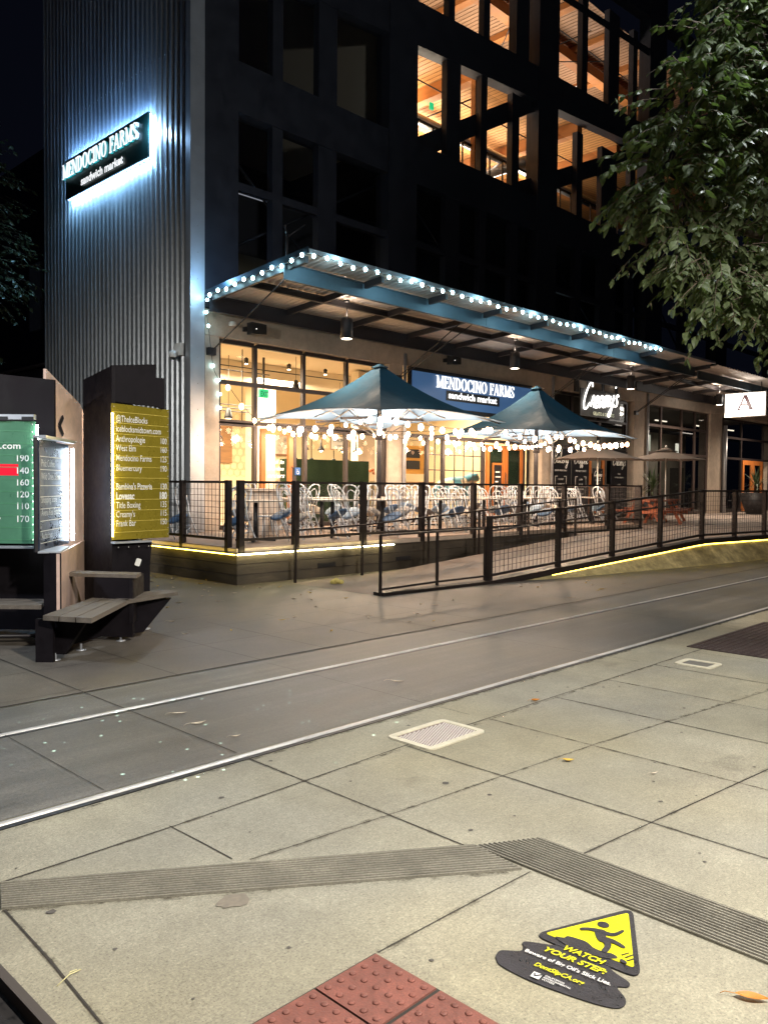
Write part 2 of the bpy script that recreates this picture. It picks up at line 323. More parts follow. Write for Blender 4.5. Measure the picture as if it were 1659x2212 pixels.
def serif_word(word, O, X, Y, h, w, mt, parent, thick=.03, name='lettering', off=.01, slant=0):
    """classic roman capitals made of thick and thin strokes with slab serifs"""
    T, t = .165, .07; L = {}
    def arc(cx, cy, rx, ry, a0, a1, n=10): return [(cx+rx*math.cos(R(a0+(a1-a0)*i/n)), cy+ry*math.sin(R(a0+(a1-a0)*i/n))) for i in range(n+1)]
    def ringpoly(cx, cy, rx, ry, tx, ty, a0, a1, n=12):
        o = arc(cx, cy, rx, ry, a0, a1, n); i_ = arc(cx, cy, rx-tx, ry-ty, a0, a1, n); return [[o[k], o[k+1], i_[k+1], i_[k]] for k in range(n)]
    def st(x0, y0, x1, y1, ww): return [[(x0-ww/2, y0), (x0+ww/2, y0), (x1+ww/2, y1), (x1-ww/2, y1)]]
    def sf(x, y, ww=.34): return [[(x-ww/2, y), (x+ww/2, y), (x+ww/2, y+.055), (x-ww/2, y+.055)]]
    L['M'] = (1.02, st(.14, 0, .14, 1, t)+st(.16, 1, .5, .05, T*.9)+st(.5, 0.05, .84, 1, t)+st(.86, 0, .86, 1, T)+sf(.14, 0)+sf(.86, 0)+sf(.1, .945, .28)+sf(.88, .945, .3))
    L['E'] = (.72, st(.2, 0, .2, 1, T)+[[(.1, 0), (.66, 0), (.66, .07), (.1, .07)], [(.1, .93), (.62, .93), (.62, 1), (.1, 1)], [(.2, .47), (.52, .47), (.52, .54), (.2, .54)], [(.6, 0), (.68, 0), (.68, .26), (.62, .26)], [(.56, .74), (.62, .74), (.63, 1), (.56, 1)], [(.48, .38), (.54, .38), (.54, .63), (.48, .63)], [(.04, 0), (.12, 0), (.12, .055), (.04, .055)], [(.04, .945), (.12, .945), (.12, 1), (.04, 1)]])
    L['N'] = (.92, st(.16, 0, .16, 1, t)+st(.2, 1, .74, 0, T)+st(.76, 0, .76, 1, t)+sf(.16, 0)+sf(.12, .945, .26)+sf(.76, .945))
    L['D'] = (.88, st(.2, 0, .2, 1, T)+ringpoly(.36, .5, .44, .5, .19, .07, -90, 90)+[[(.06, 0), (.38, 0), (.38, .065), (.06, .065)], [(.06, .935), (.38, .935), (.38, 1), (.06, 1)]])
    L['O'] = (.92, ringpoly(.45, .5, .43, .52, .19, .06, 0, 360, 22))
    L['C'] = (.84, ringpoly(.45, .5, .42, .52, .19, .06, 48, 312, 16)+[[(.70, .68), (.77, .68), (.77, .98), (.72, .98)], [(.72, .1), (.78, .1), (.76, .3), (.71, .3)]])
    L['I'] = (.42, st(.2, 0, .2, 1, T)+sf(.2, 0, .36)+sf(.2, .945, .36))
    L['F'] = (.68, st(.2, 0, .2, 1, T)+[[(.1, .93), (.64, .93), (.64, 1), (.1, 1)], [(.2, .47), (.5, .47), (.5, .54), (.2, .54)], [(.58, .72), (.64, .72), (.65, 1), (.58, 1)], [(.46, .38), (.52, .38), (.52, .63), (.46, .63)]]+sf(.2, 0, .36)+sf(.12, .945, .16))
    L['A'] = (.88, st(.12, 0, .42, 1, t)+st(.74, 0, .44, 1, T*1.05)+[[(.22, .30), (.62, .30), (.62, .36), (.22, .36)]]+sf(.12, 0, .28)+sf(.74, 0, .34))
    L['R'] = (.88, st(.2, 0, .2, 1, T)+ringpoly(.36, .74, .34, .26, .17, .06, -90, 90)+[[(.06, .935), (.38, .935), (.38, 1), (.06, 1)], [(.2, .48), (.38, .48), (.38, .54), (.2, .54)]]+st(.76, 0, .46, .5, T)+sf(.2, 0, .34)+sf(.8, 0, .2))
    S1 = ringpoly(.34, .745, .27, .27, .09, .06, 20, 200, 9)+ringpoly(.34, .27, .29, .29, .10, .06, 200, 380, 9)
    L['S'] = (.68, S1+[[(.07, .72), (.17, .62), (.64, .24), (.55, .16)][:4]]+[[(.06, .70), (.14, .60), (.26, .52), (.24, .66)], [(.44, .48), (.64, .34), (.62, .22), (.46, .34)], [(.22, .66), (.24, .52), (.50, .34), (.48, .50)], [(.56, .72), (.62, .72), (.62, .96), (.57, .96)], [(.06, .05), (.11, .05), (.12, .3), (.06, .3)]])
    L[' '] = (.42, [])
    tot = sum(L[c][0] for c in word)-.06; sx = w/tot; X = V(X).normalized(); Y = V(Y).normalized(); N = X.cross(Y); mb = MB(); cx = 0; q = 0
    for c in word:
        for poly in L[c][1]:
            q += 1
            pts = [((cx+x+slant*y)*sx, y*h) for x, y in poly]
            ar = sum(pts[i][0]*pts[(i+1) % len(pts)][1]-pts[(i+1) % len(pts)][0]*pts[i][1] for i in range(len(pts)))
            if ar < 0: pts = pts[::-1]
            mb.prism(pts, V(O)+N*(off+(q % 7)*.0006), X, Y, thick)
        cx += L[c][0]
    return mb.make(name, mt, parent)
def struct(mb, name, mt): return mb.make(name, mt, kind='structure')

X_, Y_, Z_ = V((1, 0, 0)), V((0, 1, 0)), V((0, 0, 1))
# ================================================================== SETTING: ground
def sheet(name, mt, x0, y0, x1, y1, z, nx=1):
    return struct(MB().add([(x0, y0, z), (x1, y0, z), (x1, y1, z), (x0, y1, z)], [(0, 1, 2, 3)]), name, mt)
sheet('ground', conc, -150, -150, 250, 250, 0)
sheet('track_bed', trackm, -150, 4.05, 250, 6.075, .004)
sheet('plaza_paving', conc2, -150, 6.10, 250, 60, .004)
jb = MB()
def jline(pts, w=.012, z=.008):
    P = []
    for i in range(len(pts)-1):
        a = V((*pts[i], z)); b = V((*pts[i+1], z)); n = max(1, int((b-a).length/.25))
        for k in range(n): P.append(a.lerp(b, k/n))
    P.append(V((*pts[-1], z))); d = (P[-1]-P[0]).normalized(); sd = V((-d.y, d.x, 0)); vs = []
    for i, p in enumerate(P):
        ww = w*.8*(.7+.5*random.random()); sh = sd*random.uniform(-.002, .002)
        vs += [p-sd*ww/2+sh, p+sd*ww/2+sh]
    jb.add(vs, [(2*i, 2*i+2, 2*i+3, 2*i+1) for i in range(len(P)-1)])
jline([(1.21, 3.19), (1.19, 2.74), (1.14, 2.1), (1.05, 1.2)], .012, .003)
jline([(2.07, 3.43), (2.08, 2.93)], .009, .003)
jline([(2.92, 3.95), (2.91, 1.99)], .010, .003); jline([(2.92, 10.8), (2.92, 4.07)], .012)
for i, x in enumerate((3.77, 4.63, 5.48, 6.3, 7.15, 8.0, 8.9)):
    jline([(x, 3.45), (x-.02, -3)], (.010, .006)[i % 2], .003 + .0)
jline([(2.06, 10.8), (2.06, 4.07)], .006)
for x in (1.2, .35, -.5, -1.4, -2.3): jline([(x, 3.9), (x, 4.07)], .006); jline([(x, 6.1), (x, 10)], .008)
for x in (3.76, 4.64, 5.45, 6.3, 7.15, 8.0, 8.85, 10.5, 12.2, 14, 16, 18, 20): jline([(x, 8.2), (x, 6.1)], .008)
for x in (4.6, 7.15, 9.8, 12.5, 15.2): jline([(x, 6.0), (x, 3.6)], .006)
jline([(-6, 3.43), (1.28, 3.42), (2.07, 3.41), (2.92, 3.43), (3.77, 3.46), (5.5, 3.46), (8.1, 3.44), (14, 3.4)], .012, .003)
jline([(2.13, 2.87), (2.91, 2.78), (4.64, 2.63), (6.9, 2.35), (11, 1.9)], .006, .003)
jline([(2.02, 1.975), (2.91, 1.94)], .008, .003); jline([(3.2, 1.87), (4.97, 1.68), (9, 1.3)], .011, .003)
jline([(-8, 6.09), (20, 6.09)], .026, .009); jline([(-8, 6.33), (3.0, 6.2)], .006); jline([(-6, 7.05), (9, 7.08)], .007); jline([(-6, 8.6), (8, 8.6)], .007)
jline([(-6, 7.9), (8, 7.9)], .006)
struct(jb, 'paving_joints', joint)
dm = bpy.data.materials.new('joint_dirt'); dm.use_nodes = True; nt = dm.node_tree; N_ = nt.nodes; b_ = N_['Principled BSDF']; b_.inputs['Base Color'].default_value = (.10, .085, .06, 1); b_.inputs['Roughness'].default_value = .9
n_ = N_.new('ShaderNodeTexNoise'); n_.inputs['Scale'].default_value = 9; n_.inputs['Detail'].default_value = 8; n_.inputs['Roughness'].default_value = .75; tc_ = N_.new('ShaderNodeTexCoord'); nt.links.new(tc_.outputs['Object'], n_.inputs[0])
r_ = N_.new('ShaderNodeMapRange'); r_.inputs[1].default_value = .47; r_.inputs[2].default_value = .66; r_.inputs[3].default_value = 0; r_.inputs[4].default_value = .42; nt.links.new(n_.outputs[0], r_.inputs[0]); nt.links.new(r_.outputs[0], b_.inputs['Alpha'])
for w_dirt in (.034, .012):
    jb = MB()
    def jd(pts, z): jline(pts, w_dirt*1.3, z)
    z_ = .0022 if w_dirt > .02 else .0026
    for pts in ([(1.21, 3.19), (1.19, 2.74), (1.14, 2.1), (1.05, 1.2)], [(2.92, 3.95), (2.91, 1.99)], [(-6, 3.43), (2.07, 3.41), (2.92, 3.43), (8.1, 3.44), (14, 3.4)], [(2.13, 2.87), (2.91, 2.78), (4.64, 2.63), (11, 1.9)], [(2.02, 1.975), (2.91, 1.94)], [(3.2, 1.87), (4.97, 1.68), (9, 1.3)], [(1.2, 3.19), (1.7, 2.83), (2.9, 1.96)], [(-8, 3.92), (20, 3.92)]): jd(pts, z_)
    for x in (3.77, 4.63, 5.48, 6.3, 7.15): jd([(x, 3.45), (x-.02, -3)], z_)
    struct(jb, 'joint_dirt', dm)
st_ = MB()
def blot(x, y, r, n=11, ax=1.0, z=.0035):
    a0 = random.random()*6; st_.add([(x+ax*r*math.cos(6.283*i/n+a0)*random.uniform(.7, 1.2), y+r*math.sin(6.283*i/n+a0)*random.uniform(.7, 1.2), z) for i in range(n)], [tuple(range(n))])
for x, y, r in ((3.45, 2.86, .02), (5.9, 2.6, .012), (4.05, 1.9, .012), (1.33, 3.05, .018), (2.45, 3.55, .016), (3.06, 2.38, .012), (4.95, 1.75, .011), (3.35, 2.33, .008), (5.3, 2.35, .01), (2.3, 3.1, .006), (4.6, 2.2, .008), (3.6, 1.5, .007)): blot(x, y, r)
for k in range(34): blot(random.uniform(1.3, 6.5), random.uniform(1.2, 3.9), random.choice((.004, .006, .009, .013)))
struct(st_, 'gum_spots', mat('gum_dark', (.10, .09, .08), .9))
# damp stain below the grooves: a real stain with a shape of its own
st_ = MB(); blot(1.87, 2.63, .055, 14, 1.3, .003); struct(st_, 'oil_stain', mat('stain', (.20, .175, .14), .8, noise=[(40, .2)]))
# rails
for i, yy in enumerate((4.0, 5.42)):
    t = thing('tram_rail', ['polished steel tram rail nearest the warning decal', 'polished steel tram rail nearest the terrace ramp'][i], 'tram rail', (5, yy, 0), 'embedded tram rails')
    mb = MB(); vs = []; xs = [-60+k*2 for k in range(141)]
    for x in xs:
        for dy, z in ((-.019, .004), (-.015, .013), (0, .017), (.015, .013), (.019, .004)): vs.append((x, yy+dy, z))
    mb.add(vs, [(i_*5+j, i_*5+5+j, i_*5+6+j, i_*5+1+j) for i_ in range(len(xs)-1) for j in range(4)], True); mb.make('rail_head', rail_m, t)
    MB().box((-60, yy-.06, .001), (220, yy-.025, .0062)).make('flangeway', black, t)
# grooved strips
def grooves(name, A, B, C, D, n, label):
    """ridged strip between edge A->B and edge D->C, n ridges"""
    A, B, C, D = [V((*p, .004)) for p in (A, B, C, D)]; mb = MB(); prof = [(0, -.004), (.10, .006), (.44, .006), (.54, -.004)]
    ss = []
    for k in range(n):
        for t, z in prof: ss.append(((k+t)/n, z))
    ss.append((1, 0)); vs = []; M = 40
    for j in range(M+1):
        for s, z in ss:
            p = A.lerp(B, j/M).lerp(D.lerp(C, j/M), s); w = (random.random()-.5)*.0008 if z > 0 else 0
            vs.append((p.x, p.y, .006+z+w))
    K = len(ss); fs = [(j*K+i, j*K+i+1, (j+1)*K+i+1, (j+1)*K+i) for j in range(M) for i in range(K-1)]
    mb.add(vs, fs); o = mb.make(name, mat('grooved_concrete', (.22, .205, .165), .85, noise=[(2.5, .22), (6, .2), (90, .3)], bump=(120, .4, .004)), kind='structure')
    st = MB().add([(p.x, p.y, .0075) for p in (A, B, C, D)], [(0, 1, 2, 3)]); struct(st, name+'_base', joint)
    return o
grooves('grooved_strip', (1.20, 3.20), (2.90, 1.975), (2.94, 2.27), (1.28, 3.42), 12, '')
grooves('grooved_strip', (2.93, 2.26), (2.91, -.6), (3.19, -.6), (3.22, 2.09), 14, '')
# planting pit at the near kerb
struct(MB().box((-3, -3, .0015), (1.0, 2.78, .005)), 'planting_pit', mat('soil_black', (.012, .010, .010), .95, noise=[(30, .5)]))
struct(MB().box((1.0, -3, .002), (1.03, 2.81, .05)).box((-3, 2.78, .002), (1.0, 2.81, .05)), 'pit_edging', mat('edging', (.06, .05, .045), .7))
# tactile tiles
tile_vs = None
def tile_mesh():
    mb = MB(); s = .276; mb.box((-s/2, -s/2, 0), (s/2, s/2, .010))
    for i in range(5):
        for j in range(5):
            if (i+j) % 2 and False: continue
            x = -s/2+.028+i*.055; y = -s/2+.028+j*.055
            mb.lathe((x, y, .010), [(.0125, 0), (.0115, .003), (.0085, .0048), (.003, .0055)], 10)
    return mb
t0 = None; k = 0
for i in range(4):
    for j in range(5):
        x = 1.86-i*.285; y = 1.825-j*.295
        if t0 is None: t0 = tile_mesh().make('tactile_tile', brick); o = t0
        else: o = t0.copy(); COL.objects.link(o)
        o.location = (x, y, .003)
        tag(o, 'red domed tactile tile, %s in %s row from the grooved strip' % (('outermost', 'second', 'third', 'fourth')[i], ('the first', 'the second', 'the third', 'the fourth', 'the fifth')[j]), 'tactile tile', 'red tactile paving tiles')
        k += 1
struct(MB().box((.75, .2, .0015), (2.006, 1.975, .006)), 'tile_bedding', joint)
# ------------------------------------------------------------------ ground decal (warning sticker)
Z3 = V((0, 0, 1))
dec = thing('floor_decal', 'black and yellow slip warning sticker on the pale paving', 'floor decal', (2.5, 1.47, 0))
DX = V((.02, -1, 0)).normalized(); DY = V((1, .02, 0)).normalized(); DO = V((2.27, 1.70, .004))   # x along -Y, y along +X
def dpoly(pts, z, mt, name, par=dec):
    mb = MB(); mb.prism(pts, DO+V((0, 0, z)), DX, DY, .0012); return mb.make(name, mt, par)
def rounded(pts, r, n=5):
    out = []; m_ = len(pts)
    for i in range(m_):
        p = V(pts[i]); a = (V(pts[i-1])-p).normalized(); b = (V(pts[(i+1) % m_])-p).normalized()
        p0 = p+a*r; p1 = p+b*r
        for k in range(n+1):
            t = k/n; q = p0*(1-t)**2+p*2*t*(1-t)+p1*t*t; out.append((q.x, q.y))
    return out
# decal plane coords: u = 1.70 - y , v = x - 2.27
def sm(pts): 
    P = [V((*p, 0)) for p in pts]; P = P+P[:3]; out = []
    for i in range(1, len(P)-2):
        for j in range(5):
            t = j/5; a, b, c, d = P[i-1:i+3]; q = .5*((2*b)+(c-a)*t+(2*a-5*b+4*c-d)*t*t+(3*b-a-3*c+d)*t**3); out.append((q.x, q.y))
    return out
PUD = [(0.032, 0.029), (0.029, 0.065), (0.078, 0.108), (0.072, 0.139), (0.056, 0.157), (0.066, 0.178), (0.13, 0.213), (0.178, 0.25), (0.235, 0.27), (0.327, 0.27), (0.362, 0.234), (0.39, 0.22), (0.443, 0.204), (0.452, 0.178), (0.428, 0.152), (0.473, 0.117), (0.489, 0.082), (0.475, 0.05), (0.421, 0.026), (0.32, 0.002), (0.196, -0.016), (0.086, -0.013), (0.048, 0.008)]
dpoly(sm(PUD), 0, decal_k, 'puddle')
dpoly(rounded([(.052, .226), (.232, .66), (.466, .245)], .060), .0014, decal_k, 'triangle_border')
dpoly(rounded([(.083, .263), (.238, .612), (.420, .288)], .018), .0030, decal_y, 'triangle_field')
dpoly(sm([(.125, .27), (.15, .284), (.155, .302), (.184, .312), (.223, .316), (.262, .300), (.300, .302), (.325, .312), (.35, .305), (.345, .288), (.301, .262), (.208, .246), (.145, .256)]), .0046, decal_k, 'splash')
fig = MB()
def blob(pts, z): fig.prism(sm(pts), DO+V((0, 0, z)), DX, DY, .0012)
blob([(.212+.022*math.cos(a_), .462+.021*math.sin(a_)) for a_ in [6.283*i/12 for i in range(12)]], .0060)
blob([(0.207, 0.408), (0.228, 0.428), (0.250, 0.420), (0.262, 0.388), (0.288, 0.371), (0.262, 0.350), (0.236, 0.366)], .0062)
blob([(0.222, 0.400), (0.192, 0.389), (0.172, 0.370), (0.162, 0.382), (0.183, 0.405), (0.213, 0.420)], .0064)
blob([(0.238, 0.422), (0.267, 0.434), (0.281, 0.475), (0.291, 0.468), (0.281, 0.420), (0.250, 0.402)], .0066)
blob([(0.259, 0.388), (0.296, 0.394), (0.340, 0.381), (0.338, 0.367), (0.302, 0.371), (0.268, 0.362)], .0068)
blob([(0.254, 0.366), (0.283, 0.339), (0.292, 0.298), (0.310, 0.305), (0.302, 0.352), (0.276, 0.378)], .0070)
for k_, (u_, v_, l_) in enumerate(((.355, .325, .03), (.372, .32, .035), (.385, .305, .03))): fig.bar(DO+DX*u_+DY*v_+Z3*.0068, DO+DX*(u_+.012)+DY*(v_+l_)+Z3*.0068, .005, .001)
blob([(.365, .300), (.385, .298), (.392, .286), (.372, .284)], .0072)
fig.make('slipping_figure', decal_k, dec)
TXD = (DX+DY*.088).normalized(); TYD = (DY-DX*.088).normalized()
def dt(s, u, v, h, mt, w, sh=.15, bold=.02): text(s, DO+DX*u+DY*v+V((0, 0, .0080)), TXD, TYD, mt, dec, h=h, w=w, align='LEFT', bold=bold, shear=sh, ext=0)
dt('WATCH', .183, .212, .031, decal_y, .150, .25, .03); dt('YOUR STEP:', .137, .158, .030, decal_y, .228, .25, .03)
dt("Beware of Big Oil's Slick Lies.", .096, .107, .020, decal_w, .315, 0, .02); dt('DontSlipCA.org', .165, .058, .024, decal_y, .180, .2, .02)
dt('CALIFORNIA', .228, .029, .009, decal_w, .070, 0, .01); dt('ENVIRONMENTAL', .229, .017, .009, decal_w, .098, 0, .01); dt('VOTERS', .230, .005, .009, decal_w, .045, 0, .01)
dpoly([(.191, -.002), (.222, .001), (.218, .033), (.187, .030)], .0058, decal_w, 'tick_box')
MB().bar(DO+DX*.194+DY*.022+V((0, 0, .0082)), DO+DX*.203+DY*.008+V((0, 0, .0082)), .005, .001).bar(DO+DX*.203+DY*.008+V((0, 0, .0085)), DO+DX*.226+DY*.042+V((0, 0, .0085)), .005, .001).make('tick', decal_k, dec)
# ------------------------------------------------------------------ utility covers, mat, leaves, litter
lid_k = mat('lid_brown', (.20, .15, .13), .6, noise=[(30, .2)])
def cover(name, label, x0, y0, x1, y1, rim, dots, lid):
    t = thing(name, label, 'utility cover', ((x0+x1)/2, (y0+y1)/2, 0), 'utility box covers in the paving')
    o = rounded([(x0, y0), (x1, y0), (x1, y1), (x0, y1)], .055, 6); i_ = rounded([(x0+rim, y0+rim), (x1-rim, y0+rim), (x1-rim, y1-rim), (x0+rim, y1-rim)], .012, 6)
    n = len(o); mb = MB(); vs = [(*p, .002) for p in o]+[(*p, .012) for p in o]+[(*p, .012) for p in i_]+[(*p, .004) for p in i_]
    fs = [(a*n+k, a*n+(k+1) % n, (a+1)*n+(k+1) % n, (a+1)*n+k) for a in range(3) for k in range(n)]; mb.add(vs, fs); mb.make('rim', box_m, t)
    MB().add([(*p, .0055) for p in i_], [tuple(range(n))]).make('lid', lid, t)
    if dots:
        d = MB(); nx, ny = 22, 14
        for a in range(nx):
            for b in range(ny):
                x = x0+rim+.012+(x1-x0-2*rim-.024)*a/(nx-1); y = y0+rim+.01+(y1-y0-2*rim-.02)*(b+.5*(a % 2))/(ny)
                d.lathe((x, y, .0055), [(.0072, 0), (.006, .003), (.001, .0045)], 6)
        d.make('tread_studs', mat('stud_white', (.75, .70, .66), .5), t)
    return t
cover('utility_cover', 'large cream rimmed utility cover with studded lid beside the tram rail', 3.80, 3.27, 4.37, 3.66, .045, True, lid_k)
cover('utility_cover', 'small pale utility cover with plain grey lid beside the dark mat', 7.32, 2.99, 7.62, 3.34, .05, False, mat('lid_dark', (.16, .15, .13), .6))
mt_ = MB().box((8.2, 1.2, .002), (10.4, 3.6, .010))
for i in range(30):
    for j in range(28):
        if 8.25+i*.07 < 10.36 and 3.56-j*.07 > 1.25: mt_.lathe((8.25+i*.07, 3.56-j*.07, .010), [(.022, 0), (.015, .005), (.004, .006)], 5)
tag(mt_.make('tactile_mat', mat('mat_brown', (.045, .028, .026), .6, noise=[(9, .3)])), 'dark brown studded tactile mat set in the paving beside the rail', 'tactile mat')
def leaf_mesh(L, Wd, curl, stem=True):
    mb = MB(); n = 7; vs = []
    for i in range(n+1):
        t = i/n; w = Wd*math.sin(math.pi*min(1, t*1.02))**.8*(1-.25*t); z = curl*(t-.5)**2*4+.004
        vs += [(L*t, -w/2, z+.25*w+.001), (L*t, 0, z), (L*t, w/2, z+.35*w)]
    mb.add(vs, [(3*i+j, 3*i+3+j, 3*i+4+j, 3*i+1+j) for i in range(n) for j in range(2)], True)
    if stem: mb.tube([(0, 0, curl+.004), (-L*.25, .004, curl*.6+.006), (-L*.38, .0, .005)], L*.012, 4)
    return mb
def leaf(x, y, L, Wd, curl, rot, mt, label, group=None, z=.004):
    o = leaf_mesh(L, Wd, curl).make('fallen_leaf', mt); o.location = (x, y, z); o.rotation_euler = (0, 0, rot); return tag(o, label, 'leaf', group)
leaf(2.655, .985, .11, .040, .008, R(-62), leaf_o, 'large orange fallen leaf with a stem near the warning decal')
leaf(.86, 2.50, .09, .05, .02, R(40), leaf_o, 'curled orange leaf in the dark planting pit')
leaf(.93, 2.36, .07, .04, .02, R(100), leaf_y, 'yellow leaf in the dark planting pit beside an orange one')
leaf(4.22, 2.60, .075, .035, .012, R(-50), leaf_y, 'yellow curled leaf on the pale slabs beyond the utility cover')
leaf(5.23, 3.50, .075, .04, .01, R(-30), leaf_o, 'small orange leaf on the joint near the near tram rail')
leaf(4.38, 2.12, .06, .014, .01, R(-20), leaf_p, 'thin brown curled leaf on the pale slabs')
leaf(3.08, 5.08, .11, .025, .012, R(-30), leaf_p, 'grey curled leaf between the tram rails, farther of a pair')
leaf(3.03, 4.76, .12, .03, .015, R(-10), leaf_p, 'grey curled leaf between the tram rails, nearer of a pair')
leaf(3.07, 4.35, .07, .022, .012, R(-20), leaf_p, 'small grey leaf by the slab joint between the rails')
leaf(4.9, 4.68, .13, .03, .015, R(-60), leaf_p, 'long pale leaf between the tram rails beyond the light reflections')
for i in range(64):
    if i < 40: x = random.uniform(4.5, 13); y = random.uniform(6.3, 10.3)
    else: x = random.uniform(6.6, 8.2); y = random.uniform(10.0, 13.2)
    if x > 8.4 and y > 8.1: y = random.uniform(6.2, 7.6)
    leaf(x, y, random.uniform(.05, .11), random.uniform(.02, .045), random.uniform(.005, .02), random.random()*6, random.choice((leaf_p, leaf_p, leaf_y)), 'small dry leaf scattered on the dark plaza paving below the deck', 'dry leaves scattered on the plaza')
sp = MB().tube([(1.14, 2.575, .006), (1.19, 2.595, .014), (1.235, 2.605, .008)], .0022, 4).tube([(1.19, 2.595, .012), (1.20, 2.61, .012), (1.225, 2.615, .007)], .0018, 4)
tag(sp.make('straw_stalk', mat('straw', (.60, .54, .28), .7)), 'pale forked straw stalk lying across the slab joint', 'stalk')
lit = MB()
for k in range(5): lit.ball((9.1+.06*math.cos(k*1.3), 9.9+.05*math.sin(k*1.3), .04+.02*(k % 2)), .05+.01*(k % 3), 7, 5, .7)
tag(lit.make('crumpled_wrapper', mat('yellow_paper', (.62, .52, .16), .6, bump=(30, .8, .02))), 'crumpled yellow wrapper on the paving by the deck wall', 'litter')

# ================================================================== DECK, TERRACE, RAMP
tr = MB().box((21.75, 9.0, 0), (60, 15.2, .47)); 
tr.add([(17.7, 7.49, .47), (60, 2.4, .47), (60, 9.0, .47), (17.7, 10.6, .47), (17.7, 7.49, 0), (60, 2.4, 0), (60, 9.0, 0), (17.7, 10.6, 0)], [(0, 1, 2, 3), (0, 4, 5, 1), (3, 7, 4, 0)])
ramp = MB().add([(8.6, 8.45, .008), (11.0, 8.30, .03), (17.7, 7.49, .466), (17.7, 10.5, .466), (11.0, 10.5, .03), (8.6, 10.5, .008), (11, 8.3, 0), (17.7, 7.49, 0)], [(0, 1, 4, 5), (1, 2, 3, 4), (1, 6, 7, 2)])
struct(MB().box((17.75, 8.9, .3), (60, 15.25, .468)).add([(17.7, 7.49, .47), (60, 2.42, .47), (60, 8.95, .47), (17.7, 10.7, .47)], [(0, 1, 2, 3)]), 'terrace', conc_d)
struct(ramp, 'ramp', conc_d)
def edge_y(x): return 8.3-.12*(x-11)
def ramp_z(x): return 0 if x < 11 else min(.47, (x-11)*.0702)
cb = MB()
xs = [8.6+.4*i for i in range(60)]
kerb = thing('ramp_wall', 'low timber clad ramp wall lit yellow along its top edge', 'retaining wall', (15, 7.8, 0))
mb = MB(); mw = MB(); led = MB(); vs1 = []; vs2 = []; pl = []
for x in xs:
    y = edge_y(x) if x > 11 else 8.3+(11-x)*.06; z = ramp_z(x); vs1 += [(x, y-.10, z-.05), (x, y-.10, z+.05), (x, y+.12, z+.05), (x, y+.12, z-.05)]
mb.add(vs1, [(4*i+j, 4*i+4+j, 4*i+4+(j+1) % 4, 4*i+(j+1) % 4) for i in range(len(xs)-1) for j in range(4)]+[(0, 1, 2, 3)]); mb.make('kerb_beam', rust, kerb)
for x in xs:
    if x < 11.4: continue
    y = edge_y(x); z = ramp_z(x); vs2 += [(x, y-.055, z-.055), (x, y-.16-.30*min(1, (x-11)/6), .0)]
    pl.append((x, y-.10, z-.09))
mw.add(vs2, [(2*i, 2*i+1, 2*i+3, 2*i+2) for i in range(len(vs2)//2-1)]); mw.make('cladding', mat('kerb_lit_wood', (.42, .36, .18), .8, noise=[(2.2, .5), (12, .35)], bump=(30, .5, .01)), kerb)  # cladding colour brightened and yellowed to show the strip's lit band
led.tube([V(p)+V((0, .022, .022)) for p in pl if p[0] > 12.4], .008, 4); led.make('led_strip', em_y, kerb)
# deck body
DK = .60
deck = thing('dining_deck', 'raised timber dining deck with plank sides and lit edge strip', 'deck', (7.8, 10.85, 0))
mb = MB(); mb.box((7.82, 10.89, .30), (21.6, 15.14, DK)); mb.make('deck_floor', mat('deck_boards', (.26, .19, .15), .65, noise=[(1.5, .2, (.5, 8, 1)), (20, .2)]), deck)
bd = MB()
for i, (z0, z1, o_) in enumerate(((.0, .165, .0), (.17, .335, .004), (.34, .495, .008))):
    bd.box((7.78-o_, 10.85-o_, z0), (21.6, 10.88, z1)); bd.box((7.78-o_, 10.884, z0), (7.81, 15.1, z1))
bd.make('fascia_planks', wood_deck, deck)
MB().box((7.80, 10.87, .0), (21.58, 10.886, .50)).box((7.795, 10.887, .50), (21.6, 10.91, .59)).box((7.8, 10.92, .50), (7.83, 15.1, .59)).make('rim_beam', conc_w, deck)
MB().box((7.755, 10.82, .497), (21.6, 10.885, .515)).box((7.755, 10.886, .497), (7.8, 15.1, .515)).make('cap_board', wood_deck, deck)
l1 = MB(); l1.tube([(7.74, 10.800, .500), (11.4, 10.800, .500)], .008, 5); l1.make('led_strip', em_yw, deck)
MB().tube([(7.725, 10.84, .500), (7.725, 15.0, .500)], .009, 5).make('led_strip', em_y, deck)
beads = MB()
for i in range(90): beads.ball((7.76+i*.04, 10.800, .500), .0115, 5, 3)
beads.make('led_beads', em_yw, deck)
for x in (9.5, 11.5): MB().box((x, 10.835, .17), (x+.42, 10.849, .25)).box((x+.03, 10.832, .185), (x+.39, 10.836, .235)).make('vent_slot', black, deck)
